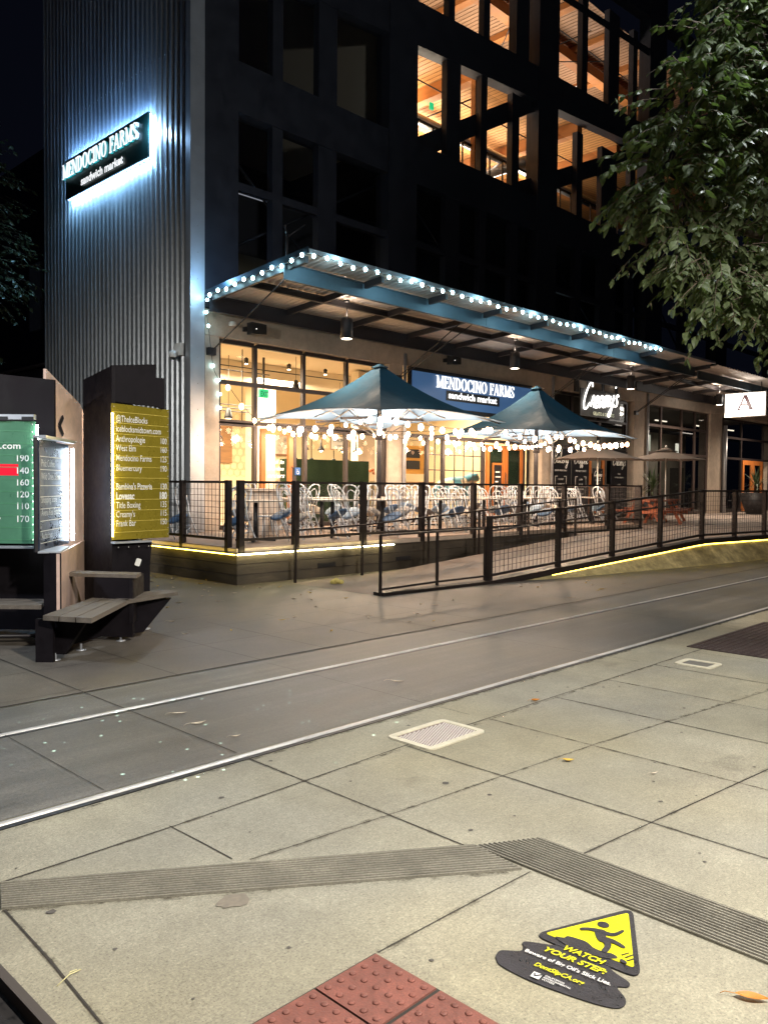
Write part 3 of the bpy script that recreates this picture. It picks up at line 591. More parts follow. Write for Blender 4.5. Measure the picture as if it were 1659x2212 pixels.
# wire panel fence
def fence_panel(mb, a, b, za0, za1, zb0, zb1, sp=.105):
    """wire grid between post feet a and b (xy), heights at each end"""
    a = V((*a, 0)); b = V((*b, 0)); n = max(2, round((b-a).length/sp)); 
    for i in range(1, n):
        t = i/n; p = a.lerp(b, t); z0 = za0+(zb0-za0)*t; z1 = za1+(zb1-za1)*t
        mb.bar((p.x, p.y, z0), (p.x, p.y, z1), .006, .006, (1, 0, 0))
    m_ = round((za1-za0)/sp)
    for j in range(1, m_): mb.bar((a.x, a.y, za0+(za1-za0)*j/m_), (b.x, b.y, zb0+(zb1-zb0)*j/m_), .006, .006)
def fence(name, label, cat, posts, zb, ht, pw=.075, group=None, gap=.02):
    """posts: list of (x, y); zb(x) foot level"""
    t = thing(name, label, cat, (*posts[0], 0), group)
    for i, p in enumerate(posts):
        z = zb(p[0]); MB().box((p[0]-pw/2, p[1]-pw/2, z-.13), (p[0]+pw/2, p[1]+pw/2, z+ht)).make('post', rust, t)
    for i in range(len(posts)-1):
        a = V((*posts[i], 0)); b = V((*posts[i+1], 0)); d = (b-a).normalized()*(pw/2+.002); a2 = a+d; b2 = b-d; za, zb_ = zb(a.x), zb(b.x)
        fr = MB(); 
        fr.bar((a2.x, a2.y, za+ht-.03), (b2.x, b2.y, zb_+ht-.03), .05, .04); fr.bar((a2.x, a2.y, za+.13), (b2.x, b2.y, zb_+.13), .04, .045)
        o = fr.each('rail', rust, t)
        w = MB(); fence_panel(w, (a2.x, a2.y), (b2.x, b2.y), za+.15, za+ht-.05, zb_+.15, zb_+ht-.05); w.make('wire_mesh', dark_steel, t)
    return t
fence('deck_fence', 'dark steel fence with wire mesh along the long front of the dining deck', 'fence', [(x, 10.90) for x in (7.88, 9.03, 10.66, 12.30, 13.98, 15.72, 17.6, 19.75, 21.55)], lambda x: DK, 1.10, .10)
fence('deck_fence', 'short dark steel wire mesh fence on the end of the deck beside the kiosk', 'fence', [(7.84, y) for y in (11.18, 12.55, 13.9, 15.0)], lambda x: DK, 1.10, .09)
fence('deck_fence', 'dark steel wire mesh fence closing the far end of the deck by the terrace', 'fence', [(21.55, y) for y in (11.0, 12.4, 13.8)], lambda x: DK, 1.08, .09)
rp = [(11.09, 8.30)]+[(x, edge_y(x)) for x in (12.86, 14.48, 16.11, 17.72, 19.12, 20.52, 22.1, 23.9, 26, 28.2, 30.5)]
fence('ramp_fence', 'dark steel wire mesh fence climbing along the outer edge of the ramp', 'fence', rp, ramp_z, 1.13, .085)
def handrail(name, label, posts, zf, h, low, gr='tubular handrails of the ramp'):
    t = thing(name, label, 'handrail', (*posts[0], 0), gr)
    for p in posts: z = zf(p[0]); MB().box((p[0]-.018, p[1]-.018, z-.02), (p[0]+.018, p[1]+.018, z+h)).make('post', rust, t)
    for hh in ((h, low) if low else (h,)):
        m_ = MB()
        for i in range(len(posts)-1):
            a, b = posts[i], posts[i+1]; m_.bar((a[0], a[1]-.0, zf(a[0])+hh), (b[0], b[1], zf(b[0])+hh), .04, .03)
        m_.make('rail', rust, t)
    return t
rz2 = lambda x: 0 if x < 9.5 else min(.47, (x-9.5)*.058)
handrail('ramp_handrail', 'slim dark handrail at the foot of the ramp, nearest the tram rails', [(8.6, 8.42), (9.92, 8.45), (11.05, 8.36)], lambda x: 0 if x < 9 else (x-9)*.01, .90, .10)
hx = MB()
h2 = handrail('ramp_handrail', 'slim dark handrail along the deck side of the ramp', [(8.66, 10.45), (10.2, 10.45), (12.0, 10.45), (13.6, 10.45), (15.4, 10.45), (17.4, 10.45)], rz2, .88, 0)
h3 = thing('ramp_handrail', 'inner grab rail fixed to the ramp fence posts', 'handrail', (11.1, 8.4, 0), 'tubular handrails of the ramp')
MB().tube([(x, edge_y(x)+.10, ramp_z(x)+.86) for x in (11.1, 12.86, 14.48, 16.1, 17.7)], .018, 6).make('rail', rust, h3)

# ================================================================== BUILDING
FY = 15.2
bld = thing('office_building', 'dark timber framed office block with lit upper windows over shops', 'building', (9.6, FY, 0))
# corrugated stair tower
tow = thing('corrugated_tower', 'tall corrugated metal stair tower carrying the blue haloed sign', 'tower', (9.6, 15.1, 0))
mb = MB(); vs = []; y = 15.12; prof = []
while y < 22.2:
    prof += [(y, 0), (y+.035, -.032), (y+.085, -.032), (y+.12, 0)]; y += .205
prof.append((22.2, 0))
for (yy, dx) in prof: vs += [(9.6+dx, yy, 0), (9.6+dx, yy, 17)]
mb.add(vs, [(2*i, 2*i+1, 2*i+3, 2*i+2) for i in range(len(prof)-1)]); mb.make('corrugated_cladding', galv, tow)
MB().box((9.52, 14.95, 0), (9.87, 15.115, 17)).make('corner_trim', galv2, tow)
MB().box((9.64, 15.13, 0), (9.9, 22.15, 17)).make('core', dark_steel, tow)
sc = MB()
for z in (3.4, 5.9, 8.4, 10.9, 13.4):
    for i in range(34): sc.box((9.545, 15.175+i*.205, z), (9.556, 15.19+i*.205, z+.014))
for i in range(22): sc.box((9.70, 14.938, 1+i*.55), (9.714, 14.951, 1.014+i*.55))
o = sc.make('screws', rail_m, tow); o['kind'] = 'stuff'
cm = thing('security_camera', 'small white dome camera on the corrugated tower', 'camera', (9.55, 15.36, 4.4))
MB().box((9.46, 15.25, 4.36), (9.55, 15.47, 4.62)).make('bracket', white_m, cm); MB().lathe((9.36, 15.36, 4.30), [(.02, -.02), (.07, .02), (.08, .07), (.08, .13), (.03, .15)], 12).box((9.36, 15.33, 4.42), (9.46, 15.39, 4.46)).make('housing', white_m, cm)
MB().ball((9.36, 15.36, 4.31), .055, 10, 6).make('dome', black, cm)
# tower sign
sg = thing('wall_sign', 'green backlit MENDOCINO FARMS sandwich market sign on the corrugated tower', 'sign', (9.5, 18.7, 9.3))
sxp = 9.44
MB().box((sxp, 16.68, 8.84), (sxp+.05, 20.76, 9.82)).make('panel', mat('sign_dark_green', (.008, .04, .035), .35, noise=[(2, .2)]), sg)
MB().box((sxp+.052, 16.72, 9.795), (sxp+.075, 20.72, 9.815)).box((sxp+.052, 16.72, 8.845), (sxp+.075, 20.72, 8.865)).box((sxp+.053, 16.685, 8.87), (sxp+.076, 16.705, 9.79)).box((sxp+.053, 20.735, 8.87), (sxp+.076, 20.755, 9.79)).each('halo_tube', em_halo, sg)
# glow plate of the letters, then the raised letters
TX = V((0, -1, 0)); TY = Z_
serif_word('MENDOCINO FARMS', (sxp, 20.80, 9.34), TX, TY, .36, 3.72, glow('letter_return', (.01, .42, .50), .55, True), sg, .05, 'letter_return', .0)
serif_word('MENDOCINO FARMS', (sxp-.05, 20.80, 9.34), TX, TY, .36, 3.72, em_t, sg, .012, 'letter_face', .004)
text('sandwich market', (sxp, 19.85, 8.98), TX, TY, em_t, sg, h=.20, w=2.1, bold=.03, ext=.03, name='letter_face')
MB().box((sxp-.002, 17.68, 8.87), (sxp-.001, 17.70, 9.24)).make('seam', black, sg)
# halo wash on the wall
lamp('sign_halo', 'AREA', (9.50, 18.72, 9.86), 85, (.22, .48, 1), .05, aim=(9.52, 18.72, 10.6), sx=4.0)
lamp('sign_halo', 'AREA', (9.50, 18.72, 8.80), 105, (.30, .62, 1), .05, aim=(9.53, 18.72, 8.1), sx=4.0)
for o in bpy.data.objects:
    if o.name.startswith('sign_halo'):
        z_ = -1 if o.location.z < 9.3 else 1
        # long side along Y, shining along Z and slightly into the wall
        d = V((.10, 0, z_)).normalized(); xax = d.cross(Y_).normalized(); o.matrix_world = Matrix((xax, Y_, xax.cross(Y_))).transposed().to_4x4(); 
        if (o.matrix_world.to_3x3() @ V((0, 0, -1))).dot(d) < 0: o.matrix_world = Matrix((-xax, Y_, (-xax).cross(Y_))).transposed().to_4x4()
        o.matrix_world.translation = V((9.49, 18.72, 9.87 if z_ > 0 else 8.80))
lamp('sign_halo_end', 'POINT', (9.36, 16.50, 9.4), 60, (.35, .62, 1), .05)

sg.location.y -= .17
for o in bpy.data.objects:
    if o.name.startswith('sign_halo'): o.location.y -= .17
# concrete ground floor frame
cols = ((10.03, 10.40), (15.78, 16.30), (23.12, 23.70), (29.45, 30.5), (36.6, 37.9), (44.5, 45.8))
for a, b in cols: MB().box((a, FY-.02, .3), (b, FY+.5, 5.0)).make('concrete_column', conc_w, bld)
for i in range(len(cols)-1):
    a = cols[i][0]; b = cols[i+1][0]; MB().box((a+.002, FY-.04-.002*i, 4.86+.03*i), (b-.002, FY+.46, 5.42+.02*i)).make('lintel', conc_w, bld)
MB().box((9.87, FY+.06, .3), (10.029, FY+.5, 6.4)).make('concrete_column', conc_w, bld)
pipe = MB().tube([(15.6+.75, FY-.06, .6), (16.35, FY-.06, 5.2)], .05, 8).tube([(23.62, FY-.08, .6), (23.62, FY-.08, 5.3)], .05, 8).tube([(30.45, FY-.08, .47), (30.45, FY-.08, 5.3)], .05, 8).tube([(38.05, FY-.12, .47), (38.05, FY-.12, 4.5)], .09, 8)
pipe.each('downpipe', galv2, bld)
# storefront frames
def grid(name, xs, zs, y, w, mt, parent, d=.10):
    mb = MB()
    for x in xs: mb.box((x-w/2, y, zs[0]), (x+w/2, y+d, zs[-1]))
    for z in zs: 
        for i in range(len(xs)-1): mb.box((xs[i]+w/2, y+.004, z-w/2), (xs[i+1]-w/2, y+d-.004, z+w/2))
    return mb.make(name, mt, parent)
def pane(x0, x1, z0, z1, y, g, parent): return MB().add([(x0, y, z0), (x1, y, z0), (x1, y, z1), (x0, y, z1)], [(0, 1, 2, 3)]).make('pane', g, parent)
f1 = grid('window_frame', (10.45, 11.45, 12.90, 14.32, 15.72), (3.03, 3.90, 4.80), FY+.06, .09, frame_m, bld)
grid('window_frame', (10.45, 11.45), (.66, 2.98), FY+.06, .09, frame_m, bld)
grid('window_frame', (12.62, 12.96, 14.32, 15.72), (.66, 2.98), FY+.06, .09, frame_m, bld)
for x0, x1 in ((10.5, 11.41), (11.5, 12.85), (12.95, 14.27), (14.37, 15.68)):
    for z0, z1 in ((3.08, 3.85), (3.95, 4.75)): pane(x0, x1, z0, z1, FY+.11, G_, bld)
for x0, x1 in ((10.5, 11.41), (13.0, 14.27), (14.37, 15.68)): pane(x0, x1, .71, 2.93, FY+.11, G_, bld)
def door(x0, x1, z0, z1, label, mt, g=G_, st=.13, mid=None, handle=True):
    mb = MB(); mb.box((x0, FY+.04, z0), (x0+st, FY+.12, z1)).box((x1-st, FY+.04, z0), (x1, FY+.12, z1)).box((x0+st, FY+.042, z1-st), (x1-st, FY+.118, z1)).box((x0+st, FY+.042, z0), (x1-st, FY+.118, z0+.28))
    if mid: mb.box((x0+st, FY+.045, mid), (x1-st, FY+.115, mid+.06))
    d = mb.make('door', mt, bld); d['label'] = label
    p = MB().add([(x0+st, FY+.08, z0+.28), (x1-st, FY+.08, z0+.28), (x1-st, FY+.08, z1-st), (x0+st, FY+.08, z1-st)], [(0, 1, 2, 3)]).make('pane', g, d)
    if handle: MB().tube([(x1-.07, FY+.0, z0+.75), (x1-.07, FY-.03, z0+.8), (x1-.07, FY-.03, z0+1.35), (x1-.07, FY+.0, z0+1.4)], .014, 6).make('handle', black, d)
    return d
door(11.60, 12.55, .66, 2.93, 'orange wooden door lettered with online orders', orange)
text('Call In', (11.85, FY+.07, 2.12), X_, Z_, offwhite, bld, h=.10, w=.42, shear=.3, bold=.02); text('& Online', (11.80, FY+.07, 1.96), X_, Z_, offwhite, bld, h=.10, w=.48, shear=.3, bold=.02)
text('orders', (11.80, FY+.07, 1.79), X_, Z_, offwhite, bld, h=.11, w=.50, shear=.3, bold=.02); text('ENTER', (11.84, FY+.07, 1.63), X_, Z_, offwhite, bld, h=.08, w=.42, bold=.03)
# bay 2
grid('window_frame', (16.40, 17.46, 18.17, 20.06, 22.2, 22.95), (.66, 3.02), FY+.06, .10, frame_m, bld)
lat = MB()
for x0, x1, n in ((17.5, 18.1, 2), (18.25, 20.0, 4)):
    for i in range(1, n): lat.box((x0+(x1-x0)*i/n-.014, FY+.085, .7), (x0+(x1-x0)*i/n+.014, FY+.105, 2.97))
    for z in (1.2, 1.64, 2.08, 2.52): lat.box((x0, FY+.08, z-.014), (x1, FY+.1, z+.014))
lat.make('glazing_bars', black, bld)
for x0, x1 in ((16.46, 17.4), (17.52, 18.1), (18.24, 20.0), (22.26, 22.9)): pane(x0, x1, .72, 2.96, FY+.112, G_, bld)
dg = mat('door_dark_glass', (.012, .022, .014), .15)
door(20.20, 21.15, .66, 2.9, 'orange wooden leaf of the shop double door', orange, dg, .12); door(21.17, 22.1, .66, 2.9, 'second orange wooden leaf of the double door', orange, dg, .12, handle=False)
mbd = thing('door_menu_board', 'narrow chalk menu board in an orange frame on the shop door', 'menu board', (20.72, FY, 1.2)); MB().box((20.48, FY+.03, .9), (20.98, FY+.06, 2.35)).make('frame', orange, mbd); MB().box((20.54, FY+.022, .96), (20.92, FY+.03, 2.29)).make('panel', black, mbd)
for k_ in range(7): MB().box((20.60, FY+.016, 1.15+k_*.15), (20.60+.14+.04*((k_*3) % 4), FY+.021, 1.19+k_*.15)).make('chalk_stroke', offwhite, mbd)
# Shop sign 2
s2 = thing('shop_sign', 'blue lightbox MENDOCINO FARMS sandwich market sign over the shop doors', 'sign', (19.2, 15.1, 4.4))
MB().box((16.42, 15.02, 3.72), (22.25, 15.12, 4.86)).make('sign_case', black, s2); MB().box((16.5, 15.0, 3.84), (22.15, 15.02, 4.76)).make('sign_face', em_blue, s2)
serif_word('MENDOCINO FARMS', (17.45, 14.97, 4.38), X_, Z_, .34, 3.7, em_t, s2, .03, 'letter_face', .0)
MB().box((17.92, 14.985, 4.06), (20.44, 14.999, 4.34)).make('name_plate', black, s2); text('sandwich market', (18.0, 14.98, 4.13), X_, Z_, em_t, s2, h=.19, w=2.3, bold=.03, name='letter_face')
# bay 3
grid('window_frame', (23.9, 25.1, 27.0, 29.0), (3.02, 4.05, 4.85), FY+.06, .09, frame_m, bld)
grid('window_frame', (24.35, 26.2, 27.4, 29.05), (.66, 2.98), FY+.06, .09, frame_m, bld)
for x0, x1 in ((23.95, 25.05), (25.15, 26.95), (27.05, 28.95)):
    for z0, z1 in ((3.07, 4.0), (4.1, 4.8)): pane(x0, x1, z0, z1, FY+.11, G_D, bld)
for x0, x1 in ((24.4, 26.15), (27.45, 29.0)): pane(x0, x1, .71, 2.93, FY+.11, G_D, bld)
door(26.25, 27.35, .66, 2.93, 'orange framed glass door of the creamery', orange, G_D, .16)
def board(x0, x1, z0, z1, label, y=FY-.0): 
    t = thing('window_board', label, 'menu board', ((x0+x1)/2, y, z0), 'chalk style menu boards on the shop window'); MB().box((x0, y, z0), (x1, y+.03, z1)).make('panel', mat('board_black', (.015, .015, .018), .3), t); return t
b1 = board(23.25+.45, 24.95, .9, 2.95, 'black window board headed Bakery')
cursive('Bakery', (23.78, FY-.01, 2.43), X_, Z_, .95, offwhite, b1, .013, slant=.15)
b2 = board(25.05, 26.15, .9, 2.95, 'black window board headed Coffee')
cursive('Coffee', (25.12, FY-.01, 2.43), X_, Z_, .9, offwhite, b2, .013, slant=.15)
def lines(t, cx, z, L, h=.055, dz=.17, mt=offwhite, y=FY-.005):
    for i, s in enumerate(L): text(s, (cx, y, z-i*dz), X_, Z_, mt, t, h=h, align='CENTER', bold=.01)
lines(b1, 24.3, 2.16, ['BAKED FRESH DAILY'], .06); lines(b1, 24.3, 1.86, ['COOKIES', 'CHEESECAKE', 'CUPCAKES', 'BROWNIES'], .055)
lines(b2, 25.6, 2.16, ['SPECIALTY DRINKS'], .06); lines(b2, 25.6, 1.86, ['LATTE', 'MOCHA', 'MACCHIATO', 'ESPRESSO'], .055)
for t_, cx in ((b1, 24.3), (b2, 25.6)): MB().box((cx-.36, FY-.006, 1.3), (cx-.345, FY-.002, 1.98)).box((cx+.345, FY-.006, 1.3), (cx+.36, FY-.002, 1.98)).box((cx-.36, FY-.007, 1.98), (cx-.2, FY-.003, 1.995)).box((cx+.2, FY-.007, 1.98), (cx+.36, FY-.003, 1.995)).make('bracket_line', offwhite, t_)
b3 = board(27.75, 28.95, .9, 2.95, "black window board headed Creamy's beside the door"); cursive("Creamy's", (27.85, FY-.01, 2.43), X_, Z_, .95, offwhite, b3, .010, slant=.15); lines(b3, 28.35, 2.1, ['FAMILY', 'OWNED & OPERATED'], .05, .13); lines(b3, 28.35, 1.7, ['HOURS'], .05)
b4 = board(26.45, 27.15, .95, 2.3, "small board lettered Creamy's on the creamery door", FY+.0); cursive("Creamy's", (26.5, FY-.01, 2.0), X_, Z_, .55, offwhite, b4, .008, slant=.15); lines(b4, 26.8, 1.85, ['TUES - THURS', 'FRIDAY', 'SATURDAY', 'SUNDAY', 'CLOSED'], .045, .11)
cs = thing('neon_sign', "white glowing Creamy's script sign hung under the lintel", 'sign', (26.6, 15, 4.6))
MB().box((25.2, 15.02, 4.12), (28.0, 15.06, 5.08)).make('panel', mat('panel_dark', (.03, .03, .03), .4), cs)
MB().box((24.68, 14.9, 4.9), (24.9, 14.98, 5.4)).box((25.7, 15.03, 5.08), (25.86, 15.07, 5.4)).box((26.7, 15.03, 5.08), (26.86, 15.07, 5.4)).box((27.7, 15.03, 5.08), (27.86, 15.07, 5.4)).each('hanger', black, cs)
cursive("Creamy's", (25.3, 14.98, 4.34), X_, Z_, 2.45, glow('neon_white', (1, .97, .9), 2.6, True), cs, .030, 'tube', .0, .22, .10)
text('GELATO & DESSERTS', (26.0, 14.985, 4.19), X_, Z_, mat('sign_pale_text', (.7, .7, .55), .5, emis=(.8, .9, .6), es=.3), cs, h=.12, w=1.5, bold=.03)
# bays 4, 5
grid('window_frame', (30.6, 31.92, 33.85, 35.2, 36.5), (.55, 3.03, 4.14, 4.98), FY+.06, .10, frame_l, bld)
grid('window_frame', (38.2, 40.5, 43.4, 44.4), (.55, 3.03, 4.0, 4.85), FY+.06, .10, frame_m, bld)
for x0, x1 in ((30.65, 31.87), (31.97, 33.8), (33.9, 35.15), (35.25, 36.45)):
    for z0, z1 in ((.6, 2.98), (3.08, 4.09), (4.19, 4.93)): pane(x0, x1, z0, z1, FY+.11, G_D, bld)
for x0, x1 in ((38.25, 40.45), (40.55, 43.35), (43.45, 44.35)): pane(x0, x1, 3.08, 4.8, FY+.11, G_D, bld)
pane(38.25, 40.45, .6, 2.98, FY+.11, G_D, bld)
door(40.65, 41.95, .5, 2.98, 'orange wooden door leaf beside the potted yucca', orange, G_D, .22, handle=False); door(41.97, 43.3, .5, 2.98, 'orange wooden door leaf of the far shop', orange, G_D, .22)
# second-storey / upper facade ------------------------------------------------
up_ = MB()
XC = ((10.0, 10.9), (15.7, 16.8), (22.62, 23.78), (30.2, 31.6), (37, 38.2), (44, 45.2))
for a, b in XC: up_.box((a, FY-.02, 5.45), (b, FY+.45, 22))
up_.each('timber_column', timber_dark, bld)
sp_ = MB()
for z0, z1 in ((5.5, 6.05), (9.9, 11.02), (13.62, 14.95), (18.7, 19.6)):
    for i in range(len(XC)-1):
        a = XC[i][1]; b = XC[i+1][0]; s_ = .085 if z0 > 10 else 0
        sp_.add([(a, FY+.02, z0+s_*(a-16.8)*(1 if z0 > 13 else .0)), (b, FY+.02, z0+s_*(b-16.8)*(1 if z0 > 13 else .0)), (b, FY+.40, z0+s_*(b-16.8)*(1 if z0 > 13 else .0)), (a, FY+.40, z0+s_*(a-16.8)*(1 if z0 > 13 else .0)), (a, FY+.02, z1+s_*(a-19)*.75), (b, FY+.02, z1+s_*(b-19)*.75), (b, FY+.40, z1+s_*(b-19)*.75), (a, FY+.40, z1+s_*(a-19)*.75)], [(0, 3, 2, 1), (4, 5, 6, 7), (0, 1, 5, 4), (2, 3, 7, 6)])
sp_.each('spandrel_beam', timber_dark, bld)
mu = MB()
for x0, x1 in ((18.11, 18.73), (19.70, 20.0), (21.28, 21.66), (25.10, 25.48), (26.78, 27.9), (28.9, 29.3), (33.5, 34), (11.9, 12.2), (13.3, 13.9)): mu.box((x0, FY+.05, 6.05), (x1, FY+.25, 13.9))
for x0, x1 in ((18.16, 18.43), (19.78, 20.08), (25.33, 25.70), (27.15, 27.92), (28.98, 29.31), (33.4, 33.8), (12.5, 13)): mu.box((x0, FY+.05, 14.9), (x1, FY+.25, 18.9))
mu.box((21.45, FY+.05, 15.1), (22.14, FY+.35, 18.9))
for i in range(len(XC)-1): mu.box((XC[i][1], FY+.055, 8.2), (XC[i+1][0], FY+.2, 8.38))
mu.add([(23.8, FY+.04, 17.85), (30.2, FY+.04, 18.35), (30.2, FY+.04, 18.65), (23.8, FY+.04, 18.12)], [(0, 1, 2, 3)])
mu.each('mullion', timber_dark, bld)
br = MB()
br.bar((15.9, FY+.30, 10.32), (22.7, FY+.30, 14.15), .10, .56, (0, 0, 1)); br.make('timber_brace', timber_dark, bld)
br = MB(); br.bar((20.9, FY+.30, 10.62), (30.3, FY+.30, 14.75), .10, .58, (0, 0, 1)); br.make('timber_brace', timber_dark, bld)
br = MB(); br.bar((29.8, FY+.6, 15.3), (33.5, FY+.6, 18.2), .2, .4); br.make('timber_brace', timber_dark, bld)
wr = MB()
for a, b in (((10.9, 9.2), (14.5, 6.2)), ((11.2, 7.1), (15.6, 9.6)), ((17, 9.6), (21.5, 6.1)), ((24, 9.6), (29, 6.1)), ((31.6, 9.6), (36, 6.1))): wr.tube([(a[0], FY+.45, a[1]), (b[0], FY+.45, b[1])], .035, 5)
wr.each('cross_bracing', timber_dark, bld)
# upper glass
for x0, x1 in ((10.9, 15.7), (16.8, 22.62), (23.78, 30.2), (31.6, 37)):
    for z0, z1 in ((6.05, 8.2), (8.38, 9.9), (11.02, 13.62), (14.95, 18.7)): pane(x0, x1, z0, z1, FY+.28, glass('upper_glass', (.8, .8, .8), .5) if 'upper_glass' not in bpy.data.materials else bpy.data.materials['upper_glass'], bld)
# office interiors
ins = MB(); ins.box((16.3, 15.7, 10.6), (38, 30, 11.0)); ins.make('office_floor', mat('floor_dark', (.10, .09, .08), .7), bld)
MB().add([(16.3, 15.66, 14.62), (38, 15.66, 14.62), (38, 30, 14.62), (16.3, 30, 14.62)], [(0, 1, 2, 3)]).make('office_ceiling', ceil_wood, bld)
MB().add([(16.3, 15.66, 19.0), (38, 15.66, 19.0), (38, 30, 19.0), (16.3, 30, 19.0)], [(0, 1, 2, 3)]).make('office_ceiling', ceil_wood2, bld)
MB().box((16.25, 15.66, 11), (16.35, 30, 19)).make('partition', cream2, bld)
MB().box((16.35, 30, 11), (38, 30.1, 19)).make('back_wall', mat('grey_wall', (.35, .34, .33), .8), bld)
MB().box((16.35, 15.66, 14.7), (38, 30, 14.98)).make('office_floor', black, bld)
bm = MB()
for x in (17.6, 20.4, 23.2, 26, 28.8): bm.box((x-.16, 15.7, 14.18), (x+.16, 30, 14.615))
for y in (19.2, 23.5): bm.box((16.36, y-.18, 14.0), (37, y+.18, 14.17))
for y in (17.8, 22.5): bm.box((16.36, y-.2, 18.35), (37, y+.2, 18.75))
for x in (17.6, 20.4, 23.2, 26, 28.8, 31.5): bm.box((x-.16, 15.7, 18.76), (x+.16, 30, 18.99))
bm.each('ceiling_beam', beam_m, bld)
pj = MB()
for i in range(110): pj.box((16.4+i*.2, 15.7, 14.612), (16.412+i*.2, 30, 14.618)); pj.box((16.4+i*.2, 15.7, 18.985), (16.412+i*.2, 30, 18.995))
pj.make('plank_joint', mat('plank_gap', (.10, .05, .02), .8), bld)
dct = MB().tube([(16.5, 18.1, 13.55), (37, 18.1, 13.55)], .17, 12).tube([(22, 20.8, 13.3), (37, 20.8, 13.3)], .26, 12).tube([(24.6, 17.0, 13.2), (24.6, 29, 13.2)], .2, 10)
dct.each('air_duct', mat('duct_silver', (.7, .72, .75), .3, .9), bld)
cb_ = MB()
for a, b in (((16.5, 17.0, 14.0), (37, 17.0, 14.0)), ((16.5, 16.4, 13.9), (21, 22, 13.9)), ((21, 16.2, 14.05), (21, 25, 14.05)), ((16.5, 16.6, 18.2), (37, 16.6, 18.2)), ((23, 16, 18.1), (30, 24, 18.1)), ((27, 15.9, 18.3), (27, 25, 18.3)), ((29.3, 16, 18.1), (24, 22, 18.1))): cb_.tube([a, b], .022, 5)
cb_.make('conduit', black, bld)
MB().box((25.35, 17.2, 11), (25.65, 17.5, 14.1)).box((19.98, 15.7, 11), (20.14, 15.86, 14.1)).each('interior_post', beam_m, bld)
wp = MB().box((22, 23, 11), (38, 23.1, 13.2)).box((23.7, 19.2, 11), (31, 19.3, 12.8)); wp.each('partition', mat('white_partition', (.75, .75, .73), .6), bld)
gr = MB()
gr.bar((16.5, 15.85, 12.05), (30, 15.85, 12.05), .05, .06)
gr.bar((16.5, 15.85, 11.15), (30, 15.85, 11.15), .03, .04)
for i in range(20): gr.box((16.84+i*.68, 15.83, 11.0), (16.88+i*.68, 15.87, 12.05))
gr.make('guard_rail', black, bld)
pd = MB()
for x, y in ((25.0, 18.6), (25.9, 19.6), (26.6, 18.8), (29.5, 18.0), (24.9, 19.8)): pd.ball((x, y, 17.75), .16, 10, 6, .6)
pd.each('ceiling_lamp', glow('lamp_dim', (1, .9, .8), 1.6), bld)
ex = MB().box((18.95, 16.6, 13.05), (19.1, 16.66, 13.25)); ex.make('exit_sign', em_exit, bld)
# 2nd storey dim interior
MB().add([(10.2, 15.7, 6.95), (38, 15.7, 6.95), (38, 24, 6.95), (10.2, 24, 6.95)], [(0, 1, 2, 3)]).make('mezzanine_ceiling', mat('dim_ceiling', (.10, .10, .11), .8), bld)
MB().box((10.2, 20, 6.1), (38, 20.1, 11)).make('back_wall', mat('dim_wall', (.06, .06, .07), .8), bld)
for (x0, z0, x1, z1, y) in ((10.55, 6.02, 11.35, 6.3, 15.9),): pass
MB().box((11.2, 17.2, 6.35), (14.6, 17.3, 6.75)).box((14.9, 17.2, 6.3), (16.2, 17.3, 6.6)).each('ceiling_light', glow('dim_light', (1, .9, .6), .28), bld)
fl = MB().box((11.6, 17, 8.9), (13.2, 17.12, 8.95)).box((15.4, 18, 8.0), (16.3, 18.1, 8.05)).box((17.4, 17.5, 6.75), (18.3, 17.6, 6.8)).box((11.2, 17.5, 7.6), (12.2, 17.6, 7.64)); fl.each('tube_light', glow('tube_dim', (.8, .85, 1), .22), bld)
# shop interior shell
shp = thing('shop_interior', 'warm cream interior of the sandwich shop seen through the windows', 'shop interior', (16, 18, .6))
MB().box((9.95, 15.72, .5), (23.0, 22, .6)).make('floor', mat('shop_floor', (.35, .25, .17), .5), shp)
MB().add([(10, 22, .6), (23, 22, .6), (23, 22, 5), (10, 22, 5)], [(0, 1, 2, 3)]).add([(10.05, 15.72, .6), (10.05, 22, .6), (10.05, 22, 5), (10.05, 15.72, 5)], [(0, 1, 2, 3)]).add([(23.0, 15.72, .6), (23.0, 22, .6), (23.0, 22, 5), (23.0, 15.72, 5)], [(0, 1, 2, 3)]).make('wall', cream, shp)
MB().box((9.95, 15.6, 4.95), (23, 22, 5.05)).box((10.1, 18.2, 4.4), (23, 18.8, 4.94)).box((10.1, 15.7, 4.45), (10.6, 22, 4.94)).make('ceiling', cream2, shp)
MB().box((13.9, 18.4, .6), (14.5, 19.0, 4.39)).box((16.4, 17, .6), (17.2, 17.3, 4.9)).each('interior_column', cream2, shp)
MB().box((11.9, 21.9, 2.3), (15.5, 21.97, 3.6)).make('wood_panel', mat('wood_panel', (.30, .16, .07), .6, noise=[(2, .3, (1, 1, 9))]), shp)
MB().box((18.2, 17.6, 2.0), (20.0, 17.7, 2.9)).make('menu_shelf', mat('menu_orange', (.62, .30, .05), .6), shp)
for k in range(4): MB().box((18.35+(k % 2)*.75, 17.55, 2.15+(k//2)*.36), (18.95+(k % 2)*.75, 17.59, 2.42+(k//2)*.36)).each('menu_card', black, shp)
MB().box((16.5, 16.4, .6), (17.6, 17.2, 1.75)).make('display_case', mat('case_cream', (.7, .6, .45), .5), shp)
ct_ = MB()
for k in range(34): ct_.ball((16.55+.03*k, 16.5+.1*(k % 3), 1.98+.03*((k*7) % 4)), .05, 6, 4)
ct_.make('produce_heap', mat('produce_red', (.5, .16, .06), .6, noise=[(12, .6)]), shp)
cd = MB()
